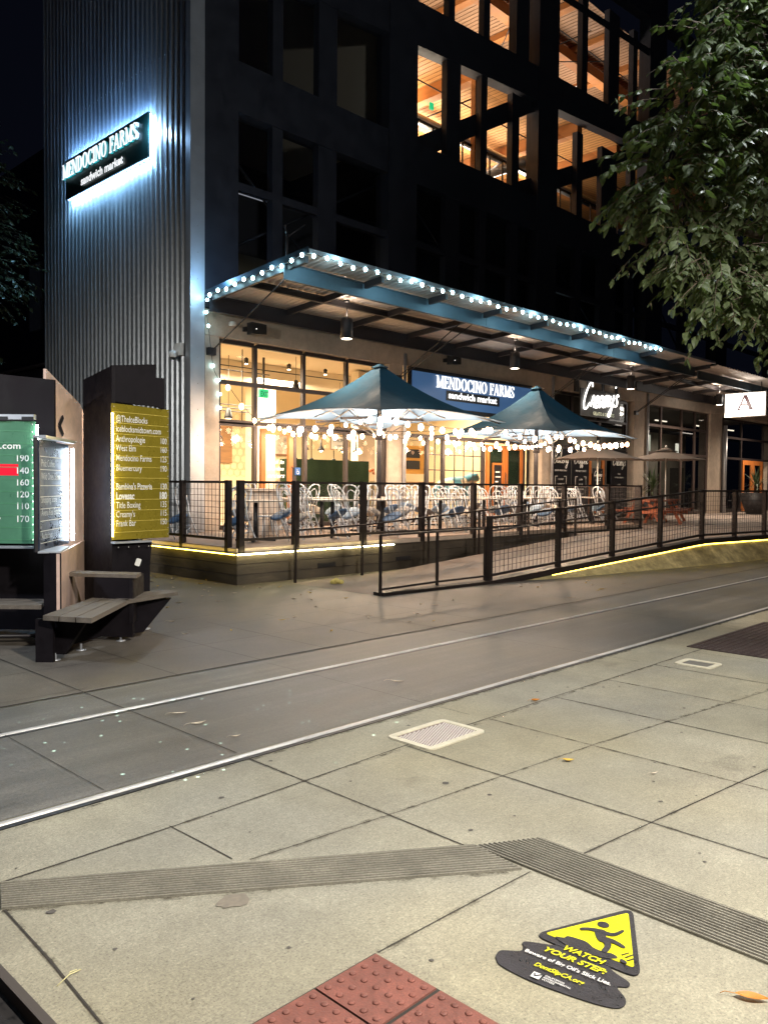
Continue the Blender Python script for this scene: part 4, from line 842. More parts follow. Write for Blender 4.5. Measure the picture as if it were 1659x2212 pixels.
for a, b in (((10.5, 16.6, 4.5), (15.6, 16.6, 4.5)), ((10.5, 16.75, 4.42), (13, 16.75, 4.42)), ((11, 17.8, 3.7), (13.2, 17.8, 3.7)), ((11, 17.85, 3.62), (13.2, 17.85, 3.62)), ((11, 17.9, 3.54), (13.2, 17.9, 3.54)), ((10.9, 16.4, 4.9), (10.9, 16.4, .7)), ((11.9, 16.4, 4.9), (11.9, 16.4, 3))): cd.tube([a, b], .014, 5)
cd.make('conduit', black, shp)
hd = thing('green_hedge_screen', 'dark green artificial hedge screen behind the shop glass', 'hedge screen', (14, 16.5, .6))
MB().box((13.35, 16.45, .6), (16.3, 16.75, 2.30)).make('hedge', hedge_m, hd)
def arch_lamp(x, label):
    t = thing('arched_lamp', label, 'lamp', (x, 16.55, 2.3), 'arched black lamps on the hedge screen')
    MB().tube([(x, 16.55, 2.32), (x, 16.55, 3.05)]+[(x+.17-.17*math.cos(a), 16.55, 3.05+.17*math.sin(a)) for a in (.5, 1.0, 1.57, 2.1, 2.7, 3.14)]+[(x+.34, 16.55, 2.9)], .013, 6).make('arm', black, t)
    MB().lathe((x+.34, 16.55, 2.55), [(.10, 0), (.09, .03), (.03, .12), (.02, .3)], 12).make('lamp_shade', black, t); MB().ball((x+.34, 16.55, 2.55), .04, 8, 5).make('bulb', bulb_w, t)
    MB().lathe((x, 16.55, 2.3), [(.06, 0), (.05, .03), (.012, .05)], 10).make('foot', black, t)
for x, l in ((13.7, 'first arched black lamp on the hedge screen, nearest the orange door'), (14.25, 'second arched black lamp, behind the PHONE orders card'), (15.05, 'third arched black lamp on the hedge screen'), (15.55, 'arched black lamp at the concrete column end of the hedge screen')): arch_lamp(x, l)
ph = thing('hanging_card', 'cream PHONE orders card hanging behind the glass', 'sign', (15.1, 16.4, 2.65)); MB().box((14.78, 16.385, 2.58), (15.44, 16.40, 2.95)).make('frame', mat('frame_wood', (.25, .13, .06)), ph); MB().box((14.80, 16.38, 2.60), (15.42, 16.384, 2.93)).make('card', mat('card_cream', (.82, .80, .70), .7), ph)
text('PHONE', (15.11, 16.375, 2.79), X_, Z_, black, ph, h=.10, w=.44, align='CENTER', bold=.01); text('orders', (15.11, 16.375, 2.67), X_, Z_, black, ph, h=.06, w=.22, align='CENTER', shear=.3)
MB().tube([(15.11, 16.39, 2.93), (15.11, 16.39, 4.4)], .006, 4).make('cord', black, ph)
es = thing('exit_sign', 'green EXIT sign hanging inside the shop', 'exit sign', (13.0, 17, 3.9)); MB().box((12.88, 17, 3.86), (13.17, 17.06, 4.08)).make('face', em_exit, es); text('EXIT', (12.90, 16.99, 3.90), X_, Z_, mat('exit_dark', (.0, .12, .05), .5), es, h=.13, w=.24, bold=.02); MB().box((13.0, 17.01, 4.08), (13.05, 17.05, 4.9)).make('stem', black, es)
def framed(x0, x1, z0, z1, y, label, words):
    t = thing('framed_poster', label, 'poster', ((x0+x1)/2, y, z0)); MB().box((x0, y, z0), (x1, y+.04, z1)).make('frame', mat('frame_wood', (.25, .13, .06), .5), t); MB().box((x0+.05, y-.008, z0+.05), (x1-.05, y+.0, z1-.05)).make('sheet', mat('poster_paper', (.8, .72, .5), .7), t)
    for i, s in enumerate(words): text(s, ((x0+x1)/2, y-.012, z1-.17-i*.10), X_, Z_, black, t, h=.06, align='CENTER', shear=.2)
    MB().box((x0+.12, y-.014, z0+.14), (x1-.12, y-.009, z0+.28)).make('picture', mat('poster_pic', (.2, .12, .08), .7, noise=[(30, .9)]), t)
framed(11.9, 12.45, 1.85, 2.6, 18.3, 'framed poster on the cream wall inside the shop', ['February', 'specials'])
wcs = thing('access_sign', 'small blue wheelchair access sticker on the door frame glass', 'sticker', (12.68, 15.2, 1.9)); MB().box((12.60, 15.235, 1.86), (12.77, 15.245, 2.04)).make('plate', mat('access_blue', (.02, .10, .32), .5), wcs)
MB().tube([(12.685+.035*math.cos(a), 15.232, 1.92+.035*math.sin(a)) for a in [i*.8+2.2 for i in range(6)]], .006, 4).tube([(12.67, 15.232, 2.0), (12.675, 15.232, 1.945), (12.71, 15.232, 1.945), (12.73, 15.232, 1.9)], .006, 4).make('symbol', offwhite, wcs)
def pend(x, y, z, l, lab):
    t = thing('pendant_lamp', lab, 'lamp', (x, y, z), 'small black pendant lamps inside the shop'); MB().lathe((x, y, z), [(.11, 0), (.10, .06), (.06, .22), (.03, .26)], 12).make('lamp_shade', black, t); MB().tube([(x, y, z+.25), (x, y, 4.9)], .007, 4).make('cord', black, t); MB().lathe((x, y, z+.0), [(.08, -.005), (.07, .002)], 12).make('bulb', em_lamp, t)
pend(11.0, 16.3, 4.05, .8, 'black pendant lamp just behind the first shop window'); pend(13.5, 16.3, 4.05, .8, 'black pendant lamp behind the second upper shop window'); pend(12.2, 17.4, 3.3, 1, 'low black pendant lamp beside the EXIT sign'); pend(11.05, 18.6, 3.6, 1, 'black pendant lamp deep inside the shop near the corner')
sl = thing('neon_squiggle', 'looping black cable lamp with warm bulbs inside the corner window', 'lamp', (11.4, 16.8, 2.8))
MB().tube(smooth_path([(10.9, 16.8, 2.95), (11.15, 16.8, 3.4), (11.3, 16.8, 2.9), (11.0, 16.8, 2.75), (11.35, 16.8, 2.45), (11.6, 16.8, 2.75), (11.3, 16.8, 2.85), (11.1, 16.8, 2.5), (10.9, 16.8, 2.6)], 5), .014, 5).make('cable', black, sl)
for p in ((11.1, 3.1), (11.3, 3.1), (11.5, 2.95), (11.45, 2.75), (11.2, 2.7), (11.3, 2.5), (11.55, 2.6), (11.0, 2.85)): MB().ball((p[0], 16.77, p[1]), .035, 7, 5).make('bulb', bulb_w, sl)
# reflected / inner bulbs are left to the glass
# cow statue ------------------------------------------------------------------
def skin_obj(name, verts, edges, radii, mt, lv=2):
    me = bpy.data.meshes.new(name); me.from_pydata(verts, edges, []); o = bpy.data.objects.new(name, me); COL.objects.link(o)
    mo = o.modifiers.new('s', 'SKIN'); mo.use_smooth_shade = True
    for v, r in zip(me.skin_vertices[0].data, radii): v.radius = r if isinstance(r, tuple) else (r, r)
    me.skin_vertices[0].data[0].use_root = True
    su = o.modifiers.new('u', 'SUBSURF'); su.levels = lv; su.render_levels = lv
    bpy.context.view_layer.update(); e = o.evaluated_get(bpy.context.evaluated_depsgraph_get()); nm = bpy.data.meshes.new_from_object(e); bpy.data.objects.remove(o)
    nm.materials.clear(); nm.materials.append(mt)
    for p in nm.polygons: p.use_smooth = True
    o = bpy.data.objects.new(name, nm); COL.objects.link(o); return o
cowm = bpy.data.materials.new('cow_paint'); cowm.use_nodes = True; nt = cowm.node_tree; N_ = nt.nodes
n_ = N_.new('ShaderNodeTexNoise'); n_.inputs['Scale'].default_value = 2.2; n_.inputs['Detail'].default_value = .5; rp_ = N_.new('ShaderNodeValToRGB'); rp_.color_ramp.interpolation = 'CONSTANT'
rp_.color_ramp.elements[0].color = (.62, .56, .42, 1); rp_.color_ramp.elements[1].position = .5; rp_.color_ramp.elements[1].color = (.10, .30, .40, 1)
tc_ = N_.new('ShaderNodeTexCoord'); nt.links.new(tc_.outputs['Object'], n_.inputs[0]); nt.links.new(n_.outputs[0], rp_.inputs[0]); nt.links.new(rp_.outputs[0], N_['Principled BSDF'].inputs['Base Color']); N_['Principled BSDF'].inputs['Roughness'].default_value = .3
cv = [(0, 0, 1.05), (.45, 0, 1.02), (.9, 0, 1.05), (1.15, 0, 1.15), (1.4, -.05, 1.32), (1.62, -.1, 1.22), (-.15, 0, 1.0)]
ce = [(0, 1), (1, 2), (2, 3), (3, 4), (4, 5), (0, 6)]; cr = [.30, .33, .30, .2, .14, .085, .2]
for (bx, s) in ((0, -1), (0, 1), (2, -1), (2, 1)):
    i = len(cv); x = cv[bx][0]; f_ = -1 if bx == 0 else 1
    cv += [(x+.02*f_, .17*s, .72), (x-.05*(f_ < 0), .17*s, .40), (x, .17*s, .04)]; ce += [(bx, i), (i, i+1), (i+1, i+2)]; cr += [.12, .06, .055]
i = len(cv); cv += [(-.36, 0, .95), (-.38, 0, .5)]; ce += [(6, i), (i, i+1)]; cr += [.03, .04]
i = len(cv); cv += [(1.4, .14, 1.42), (1.4, -.24, 1.42)]; ce += [(4, i), (4, i+1)]; cr += [.03, .03]
cow = skin_obj('cow_statue', cv, ce, cr, cowm); cow.location = (19.35, 16.25, .6); tag(cow, 'cream cow statue painted with blue patches behind the lattice window', 'statue')
# speakers on lintel
def speaker(x, z, lab, rot):
    t = thing('wall_speaker', lab, 'speaker', (x, 15.05, z), 'black wall speakers on the concrete lintel')
    b = MB(); b.prism([(-.2, -.13), (.2, -.10), (.2, .12), (-.2, .13)], (x, 15.02, z), X_, Z_, .2); b.make('cabinet', black, t); MB().box((x-.22, 15.02, z-.05), (x-.14, 15.15, z+.05)).make('bracket', black, t); MB().box((x-.1, 14.80, z-.02), (x-.085, 14.82, z-.005)).make('status_light', glow('tiny', (1, 1, 1), 2), t)
speaker(11.22, 5.10, 'black wall speaker on the lintel near the corrugated tower', 0); speaker(18.16, 5.2, 'black wall speaker above the blue shop sign', 0)
ws = MB().lathe((10.68, 15.08, 5.12), [(.03, 0), (.085, .01), (.085, .08), (.03, .1)], 12); tag(ws.make('ceiling_sensor', white_m), 'small round white sensor on the lintel by the column', 'sensor')

# ================================================================== CANOPY
can = thing('steel_canopy', 'long upturned steel canopy with corrugated roof over the terrace', 'canopy', (9.9, 15, 5.5))
def canz(y): return 5.66+(15.0-y)*.082
def roof(x0, x1, y0, y1, off=.0, per=.16):
    mb = MB(); vs = []; xs = []; x = x0
    while x < x1: xs += [(x, 0), (x+per*.25, .028), (x+per*.5, .028), (x+per*.75, 0)]; x += per
    xs.append((x1, 0))
    for x, dz in xs: vs += [(x, y0, canz(y0)+dz+off), (x, y1, canz(y1)+dz+off)]
    mb.add(vs, [(2*i, 2*i+2, 2*i+3, 2*i+1) for i in range(len(xs)-1)]); return mb
soff = mat('canopy_sheet', (.62, .55, .50), .45, .35, noise=[(1, .12), (12, .08)])
roof(9.9, 28.3, 11.63, 15.0, .0).make('roof_sheet', soff, can)
bl = mat('canopy_blue_steel', (.055, .085, .11), .5, .3, noise=[(2, .2), (18, .12)])
def xb(y, h, x0, x1, mt, name, par, dz=0, w=.09, gaps=()):
    z = canz(y)-.03+dz; b = MB(); b.box((x0, y-w/2, z-h), (x1, y+w/2, z-h+.02)).box((x0, y-w/2, z-.02), (x1, y+w/2, z)).box((x0, y-.012, z-h+.02), (x1, y+.012, z-.02))
    return b.make(name, mt, par)
for x0, x1 in ((9.9, 16.2), (16.22, 22.5), (22.52, 28.25)): xb(12.32, .32, x0, x1, bl, 'edge_beam', can)
xb(14.85, .34, 9.93, 28.28, timber_dark, 'wall_beam', can)
xb(13.55, .14, 9.95, 28.25, dark_steel, 'purlin', can, 0, .08)
MB().box((9.9, 11.60, canz(11.62)-.035), (28.3, 11.625, canz(11.62)+.05)).make('edge_flashing', galv2, can)
raf = MB()
x = 9.98; k = 0
while x < 28.3:
    for ya, yb in ((11.75, 12.26), (12.38, 14.78)):
        raf.bar((x, ya, canz(ya)-.10), (x, yb, canz(yb)-.10), .07, .13)
    x += 2.02; k += 1
raf.each('rafter', dark_steel, can)
MB().bar((9.89, 11.6, canz(11.6)+.02), (9.89, 15.0, canz(15)+.02), .03, .12).make('side_fascia', mat('dark_blue_fascia', (.03, .05, .07), .5, .4), can)
rods = MB()
for xa, xb_, yb in ((10.15, 10.02, 12.42), (16.0, 15.5, 12.5), (16.1, 15.9, 12.5), (23.2, 22.3, 12.5), (23.3, 22.6, 12.5), (29.4, 28.0, 12.5), (29.5, 28.2, 12.5)): rods.tube([(xa, 15.12, 4.5), (xb_, yb, canz(yb)-.28)], .014, 5)
rods.each('tie_rod', black, can)
br_ = MB()
for xa in (10.15, 16.05, 23.25, 29.45): br_.box((xa-.09, 15.06, 4.42), (xa+.09, 15.17, 4.58))
br_.each('rod_bracket', dark_steel, can)
up2 = MB().tube([(9.95, 12.3, canz(12.3)), (9.95, 12.3, canz(12.3)+.5)], .03, 6).tube([(9.95, 12.3, canz(12.3)+.45), (9.78, 12.15, canz(12.3)+.62)], .016, 5).tube([(9.95, 12.3, canz(12.3)+.45), (10.3, 12.2, canz(12.3)+.75)], .018, 5); up2.make('rod_anchor', dark_steel, can)
c2_ = thing('steel_canopy', 'second steel canopy farther along the facade beyond the first', 'canopy', (28.9, 15, 5.5))
roof(28.9, 46, 11.8, 15.0, .03, .25).make('roof_sheet', soff, c2_); b = xb(12.5, .30, 28.9, 46, bl, 'edge_beam', c2_); xb(14.85, .34, 28.92, 46, dark_steel, 'wall_beam', c2_); xb(13.6, .14, 28.92, 46, dark_steel, 'purlin', c2_)
raf = MB()
for i in range(8): raf.bar((29.2+i*2.2, 12.6, canz(12.6)-.1), (29.2+i*2.2, 14.7, canz(14.7)-.1), .08, .14)
raf.each('rafter', dark_steel, c2_)
def downlight(x, y, ztop, z0, lab, p):
    t = thing('canopy_downlight', lab, 'lamp', (x, y, z0), 'black cylinder lamps hanging from the canopy')
    MB().lathe((x, y, z0), [(.135, 0), (.135, .40), (.12, .45), (.03, .46)], 16).make('lamp_shade', dark_steel, t); MB().tube([(x, y, z0+.45), (x, y, ztop)], .013, 5).lathe((x, y, ztop-.06), [(.02, 0), (.07, .02), (.07, .05)], 10).make('stem', black, t)
    MB().lathe((x, y, z0-.004), [(.115, 0), (.115, .003)], 16).make('lens', em_lamp, t)
    lamp('canopy_spot', 'SPOT', (x, y, z0-.02), p*4.4, (1, .80, .61), .09, aim=(x, y+.25, 0), spot=160, blend=.8)
    lamp('canopy_uplight', 'SPOT', (x, y, z0+.48), p*.35, (1, .80, .62), .12, aim=(x, y, 9), spot=172, blend=.3)
for i, (x, p, l) in enumerate(((12.5, 130, 'black cylinder lamp under the canopy over the first umbrella'), (18.9, 130, 'black cylinder lamp under the canopy above the blue shop sign'), (25.6, 120, 'black cylinder lamp under the canopy near the Creamy script sign'), (33.0, 330, 'black cylinder lamp beside the hanging letter A sign'), (40.5, 330, 'added black cylinder lamp brightening the orange door of the far shop'))):  # last lamp is added to brighten the orange door
    downlight(x, 13.35, canz(13.35)-.06, 4.88+.03*i, l, p)
# wall wash of the canopy soffit: warm light bounced from shop
# canopy string lights
sl = thing('string_light', 'string of cool blue white bulbs clipped along the canopy edge', 'string lights', (9.9, 11.6, 5.8))
pts = []
for i in range(11): 
    y = 14.75-i*(3.0/10); pts.append(V((9.86, y, canz(y)-.06+.03*math.sin(i*2.1))))
for i in range(43): pts.append(V((10.0+i*.335, 11.58, canz(11.6)-.07+.025*math.sin(i*1.7))))
cord = []
for i in range(len(pts)-1): cord += [pts[i]+V((0, 0, .05)), (pts[i]+pts[i+1])/2+V((0, 0, .0))]
cord.append(pts[-1]+V((0, 0, .05))); MB().tube(cord, .006, 4).make('cord', black, sl)
for p in pts: MB().ball(p-V((0, 0, .01)), .035, 8, 6, 1.25).make('bulb', bulb_c, sl)
for i in range(7): lamp('canopy_edge_glow', 'POINT', (10.6+i*2.2, 11.50, canz(11.6)-.10), 20, (.40, .80, 1), .06)
for i in range(2): lamp('canopy_edge_glow', 'POINT', (9.78, 12.6+i*1.5, canz(13)-.06), 9, (.40, .80, 1), .06)
lamp('canopy_edge_glow', 'POINT', (9.80, 14.2, 5.9), 32, (.30, .60, 1), .1)
s3 = thing('string_light', 'short dangling string of cool bulbs at the column beside the tower', 'string lights', (9.95, 14.8, 5))
q = [V((9.93, 14.95, 5.55)), V((9.9, 14.93, 5.28)), V((9.95, 14.93, 5.0)), V((10.2, 15.12, 4.2)), V((10.34, 15.12, 3.9)), V((10.38, 15.12, 3.6)), V((10.38, 15.12, 3.3))]
MB().tube(smooth_path(q, 4), .007, 4).make('cord', black, s3)
for p in q: MB().ball(p, .034, 8, 6).make('bulb', bulb_c, s3)

# ================================================================== BIG UMBRELLAS
def big_umbrella(cx, cy, lab, ze, za, sz=2.0):
    t = thing('patio_umbrella', lab, 'umbrella', (cx, cy, DK), 'large teal square umbrellas on the deck')
    mb = MB(); n = 16; vs = []
    def zz(x, y):
        ax, ay = abs(x), abs(y); r = max(ax, ay); q = 0 if r < 1e-6 else min(ax, ay)/r     # q=1 on the ridge to a corner
        return ze+(za-ze)*(.50*(1-r)+.50*(1-r)**2.4)-.09*(1-q*q)*math.sin(math.pi*min(1, r))+.13*(1-q*q)*r**5
    fs = []
    for side in range(4):
        ca, sa = (1, 0, -1, 0)[side], (0, 1, 0, -1)[side]; o_ = len(vs)
        for i in range(n+1):
            r = .04+.96*i/n
            for j in range(n+1):
                q = -1+2*j/n; x0, y0 = r, r*q; pull = 1-.045*(1-q*q)*r**4; x = x0*ca-y0*sa; y = x0*sa+y0*ca
                vs.append((cx+x*sz*pull, cy+y*sz*pull, zz(x, y)))
        fs += [(o_+i*(n+1)+j, o_+(i+1)*(n+1)+j, o_+(i+1)*(n+1)+j+1, o_+i*(n+1)+j+1) for i in range(n) for j in range(n)]
    mb.add(vs, fs, True); cn = mb.make('canvas', umb_m, t)
    MB().add([(v[0], v[1], v[2]-.008) for v in vs], fs, True).make('canvas_lit_underside', lit_under_m, t)  # second canvas sheet, coloured as the lit underside
    # creases of tension as thin hems
    tc = MB().add([(cx-.15, cy-.15, za-.10), (cx+.15, cy-.15, za-.10), (cx+.15, cy+.15, za-.10), (cx-.15, cy+.15, za-.10), (cx, cy, za+.0)], [(0, 1, 4), (1, 2, 4), (2, 3, 4), (3, 0, 4)]); tc.make('top_cap', umb_m, t)
    MB().lathe((cx, cy, DK), [(.055, 0), (.055, za-DK-.06)], 12).make('pole', dark_steel, t)
    MB().lathe((cx, cy, ze-.42), [(.09, 0), (.09, .16)], 12).make('hub', dark_steel, t)
    for a in range(8):
        x = (1, 1, 0, -1, -1, -1, 0, 1)[a]; y = (0, 1, 1, 1, 0, -1, -1, -1)[a]; e = V((cx+x*sz*.95, cy+y*sz*.95, ze-.03)); tp = V((cx+x*.05, cy+y*.05, za-.22)); md = V((cx+x*sz*.5, cy+y*sz*.5, zz(x*.5, y*.5)-.05))
        rb = MB().tube([tp, V((cx+x*sz*.25, cy+y*sz*.25, zz(x*.25, y*.25)-.06)), md, V((cx+x*sz*.75, cy+y*sz*.75, zz(x*.75, y*.75)-.045)), e], .017, 5).make('rib', pole_m, t)
        MB().tube([V((cx+x*.07, cy+y*.07, ze-.34)), md], .013, 5).make('strut', pole_m, rb)
    MB().box((cx-.45, cy-.45, DK), (cx+.45, cy+.45, DK+.05)).make('base_plate', dark_steel, t)
    for (x, y, dx, dy) in ((-1.25, -.1, .9, 0), (.2, -1.1, 0, .9), (.35, 1.2, .8, 0), (-.9, 1.1, .7, 0)):
        MB().bar((cx+x, cy+y, ze-.02), (cx+x+dx, cy+y+dy, ze+.05), .05, .05).make('heater_bar', dark_steel, t)
    return t
big_umbrella(13.0, 12.8, 'large teal square umbrella nearer the corrugated tower', 3.06, 4.34)
big_umbrella(19.2, 12.8, 'large teal square umbrella farther along the deck', 2.98, 4.42)
def bulbs(lab, segs, n, sag=.12, loc=(13, 12, 3)):
    t = thing('string_light', lab, 'string lights', loc); rnd = random.Random(len(lab)); allp = []
    for (a, b), k in zip(segs, n):
        a = V(a); b = V(b); c = []
        for i in range(21):
            s_ = i/20; p = a.lerp(b, s_); p.z -= sag*4*s_*(1-s_); c.append(p)
        MB().tube(c, .006, 4).make('cord', black, t)
        for i in range(k):
            s_ = (i+.5)/k+rnd.uniform(-.02, .02); p = a.lerp(b, s_); p.z -= sag*4*s_*(1-s_)+.06; allp.append(p)
            MB().ball(p, .046*rnd.uniform(.8, 1.3), 8, 6, 1.3).make('bulb', rnd.choice((bulb_w, bulb_w2, bulb_w)), t)
    return allp
for cx, nm, zc in ((13.0, 'warm festoon bulbs hung under the umbrella nearer the tower', 2.98), (19.2, 'warm festoon bulbs hung under the farther umbrella', 2.92)):
    s = 1.85; cy = 12.8; c = [(cx-s, cy-s, zc+.02), (cx+s, cy-s, zc-.02), (cx+s, cy+s, zc), (cx-s, cy+s, zc)]
    bulbs(nm, [(c[0], c[1]), (c[1], c[2]), (c[2], c[3]), (c[3], c[0]), (c[0], c[2]), (c[1], c[3])], [11, 9, 9, 9, 9, 9], .14, (cx, cy, zc))
    for dx, dy in ((-1, -1), (1, -1), (1, 1), (-1, 1)): lamp('festoon_light', 'POINT', (cx+dx*1.0, cy+dy*1.0, zc-.22), 175, (1, .70, .46), .10)
bulbs('warm festoon bulbs strung between the two teal umbrellas', [((14.9, 11.0, 3.0), (17.3, 11.0, 2.95)), ((14.9, 14.6, 3.0), (17.3, 14.5, 2.95)), ((21.0, 11.0, 2.95), (21.1, 14.6, 2.95))], [4, 4, 5], .15, (16, 11, 3))
bulbs('warm bulbs on the cord from the corner column to the first umbrella', [((10.35, 15.0, 4.0), (11.1, 14.6, 2.98)), ((11.1, 14.6, 2.98), (14.0, 15.0, 2.9))], [3, 4], .1, (10.6, 15, 3.5))

# market umbrellas
def market(cx, cy, z0, lab, rad=1.3, ze=2.55, za=2.9):
    t = thing('market_umbrella', lab, 'umbrella', (cx, cy, z0), 'small taupe octagonal umbrellas'); mb = MB(); n = 8; vs = [(cx, cy, za)]
    rings = 5
    for k in range(1, rings+1):
        r = rad*k/rings
        for j in range(n*2):
            a = math.pi*j/n; e = .0 if j % 2 == 0 else 1; vs.append((cx+r*math.cos(a)*(1-.05*e), cy+r*math.sin(a)*(1-.05*e), za-(za-ze)*(k/rings)**.85-.02*(1-e)*k/rings))
    m_ = n*2; fs = [(0, 1+j, 1+(j+1) % m_) for j in range(m_)]+[(1+(k-1)*m_+j, 1+k*m_+j, 1+k*m_+(j+1) % m_, 1+(k-1)*m_+(j+1) % m_) for k in range(1, rings) for j in range(m_)]
    mb.add(vs, fs); mb.make('canvas', taupe, t); MB().lathe((cx, cy, za-.09), [(.4, 0), (.05, .14)], 12).make('vent_cap', taupe, t); MB().ball((cx, cy, za+.09), .04, 8, 5).make('finial', white_m, t)
    MB().lathe((cx, cy, z0), [(.022, 0), (.022, za-z0-.03)], 8).make('pole', white_m, t)
    for j in range(8): a = math.pi*j/4; MB().tube([(cx, cy, za-.08), (cx+rad*.97*math.cos(a), cy+rad*.97*math.sin(a), ze-.03)], .010, 4).make('rib', pole_m, t)
    return t
market(25.9, 12.2, .47, 'taupe octagonal umbrella over the red picnic table'); market(22.9, 13.0, .47, 'taupe octagonal umbrella behind the festoon bulbs by the Bakery board', 1.4, 2.5, 2.95)
# picnic table
def picnic(cx, cy, lab):
    t = thing('picnic_table', lab, 'picnic table', (cx, cy, .47)); rd = mat('picnic_red_wood', (.36, .10, .045), .55, noise=[(3, .2, (8, 1, 1))])
    tp = MB()
    for i in range(5): tp.box((cx-.95, cy-.37+i*.15, 1.19), (cx+.95, cy-.235+i*.15, 1.23))
    tp.make('tabletop', rd, t)
    for s in (-1, 1):
        b = MB()
        for i in range(2): b.box((cx-.95, cy+s*.68-.14+i*.15, .89), (cx+.95, cy+s*.68-.005+i*.15, .93))
        b.make('seat', rd, t)
        for e in (-1, 1): MB().bar((cx+e*.7, cy+s*.2, 1.19), (cx+e*.7, cy+s*.62, .47), .09, .045, (1, 0, 0)).make('leg', rd, t)
    for e in (-1, 1): MB().bar((cx+e*.745, cy-.8, .86), (cx+e*.745, cy+.8, .86), .04, .09).make('cross_brace', rd, t)
picnic(24.4, 11.9, 'red wooden picnic table on the terrace under the taupe umbrella'); picnic(26.9, 12.9, 'red wooden picnic table farther back on the terrace by the concrete column')
# yucca planters
def yucca(cx, cy, z0, lab, hp=.75, rp=.62, hl=.9, nl=60, grp='potted yuccas by the far shop'):
    t = thing('potted_yucca', lab, 'potted plant', (cx, cy, z0), grp)
    MB().lathe((cx, cy, z0), [(rp*.55, 0), (rp, hp), (rp*.93, hp), (rp*.9, hp-.08)], 14).make('pot', mat('pot_dark', (.03, .028, .03), .5), t); MB().lathe((cx, cy, z0+hp-.05), [(rp*.88, 0), (.02, .05)], 12).make('soil', black, t)
    MB().tube([(cx, cy, z0+hp-.05), (cx+.03, cy, z0+hp+.5)], [.06, .045], 7).make('trunk', bark, t); mb = MB(); rnd = random.Random(int(cx*10))
    for i in range(nl):
        a = rnd.random()*6.283; el = R(rnd.uniform(-25, 85)); L = hl*rnd.uniform(.6, 1); base = V((cx+.03, cy, z0+hp+.2+.35*rnd.random())); d = V((math.cos(a)*math.cos(el), math.sin(a)*math.cos(el), math.sin(el))); sd = V((-math.sin(a), math.cos(a), 0))*.022
        p1 = base+d*L*.5; p2 = base+d*L+V((0, 0, -.12*L*math.cos(el))); mb.add([base-sd*.7, base+sd*.7, p1+sd, p1-sd, p2], [(0, 1, 2, 3), (3, 2, 4)])
    mb.make('leaves', mat('yucca_green', (.10, .15, .07), .5), t)
yucca(37.9, 13.6, .47, 'tall yucca in a tapered dark pot beside the orange door', .95, .75, 1.0); yucca(28.6, 14.0, .47, 'yucca in a dark pot behind the taupe umbrella pole', .8, .5, .9)
# hanging A sign
A = thing('hanging_sign', 'white illuminated sign with a large letter A hanging from the far canopy', 'sign', (34, 12.7, 5))
MB().box((33.95, 11.88, 4.52), (34.13, 13.52, 5.50)).make('case', mat('sign_case_white', (.7, .66, .6), .5), A); MB().box((33.935, 11.91, 4.55), (33.95, 13.49, 5.47)).make('face', em_sign, A); MB().box((34.13, 11.91, 4.55), (34.145, 13.49, 5.47)).make('face', em_sign, A)
ak = mat('letter_maroon', (.05, .015, .02), .5); am = MB()
def abar(x0, z0, x1, z1, w_, k): am.prism([(x0-w_/2, z0), (x0+w_/2, z0), (x1+w_/2, z1), (x1-w_/2, z1)], V((33.932-k*.0008, 13.06, 4.79)), TX, Z_, .012)
abar(.10, 0, .36, .60, .065, 0); abar(.62, 0, .37, .60, .14, 1); abar(.36, .19, .36, .24, .34, 2); abar(.10, 0, .10, .04, .24, 3); abar(.62, 0, .62, .04, .30, 4); am.make('letter', ak, A); text('ANTHROPOLOGIE', (33.93, 13.17, 4.64), TX, Z_, ak, A, h=.06, w=.92, bold=.0)
serif_word('A', (34.15, 12.40, 4.80), V((0, 1, 0)), Z_, .50, .60, ak, A, .01, 'letter', 0)
for y in (12.1, 13.3): MB().tube([(34.04, y, 5.5), (34.04, y, canz(y))], .02, 6).each('hanger', dark_steel, A)
lamp('sign_spill', 'POINT', (33.5, 12.7, 5.0), 35, (1, .92, .8), .2)

# ================================================================== CHAIRS AND TABLES
def make_chair():
    t = thing('bistro_chair', '', 'chair', (0, 0, 0))
    sm_ = MB().lathe((0, 0, .44), [(.19, 0), (.20, .01), (.20, .03), (.17, .04)], 16)
    sm_.make('seat', seat_b, t)
    hoop = [(-.19, .12, .0), (-.185, .15, .45), (-.2, .20, .62), (-.2, .24, .80), (-.13, .26, .92), (0, .27, .96), (.13, .26, .92), (.2, .24, .80), (.2, .20, .62), (.185, .15, .45), (.19, .12, .0)]
    MB().tube(smooth_path(hoop, 3), .015, 6).make('back_hoop', chair_w, t)
    inn = [(-.10, .15, .47), (-.12, .20, .62), (-.11, .23, .76), (0, .245, .85), (.11, .23, .76), (.12, .20, .62), (.10, .15, .47)]
    MB().tube(smooth_path(inn, 3), .010, 6).make('inner_hoop', chair_w, t)
    for s in (-1, 1): MB().tube([(s*.13, -.12, .44), (s*.17, -.17, .0)], .013, 6).make('leg', chair_w, t)
    MB().tube([(.155*math.cos(a), .155*math.sin(a), .22) for a in [6.283*i/14 for i in range(14)]], .008, 5, True).make('foot_ring', chair_w, t)
    return t
proto = make_chair(); first = True
def clone(root):
    r = root.copy(); COL.objects.link(r)
    for ch in list(root.children):
        if ch.name.startswith(('seat', 'back', 'inner', 'leg', 'foot')):
            c = ch.copy(); COL.objects.link(c); c.parent = r
    return r
seats = {'blue': seat_b, 'pale blue': seat_l, 'grey': seat_g, 'cream': seat_c}
smesh = {}
for k_, m_ in seats.items():
    me = [c for c in proto.children if c.name.startswith('seat')][0].data.copy(); me.materials[0] = m_; smesh[k_] = me
hb = {}
for c in proto.children:
    if not c.name.startswith('seat'): me = c.data.copy(); me.materials[0] = chair_b; hb[c.data.name] = me
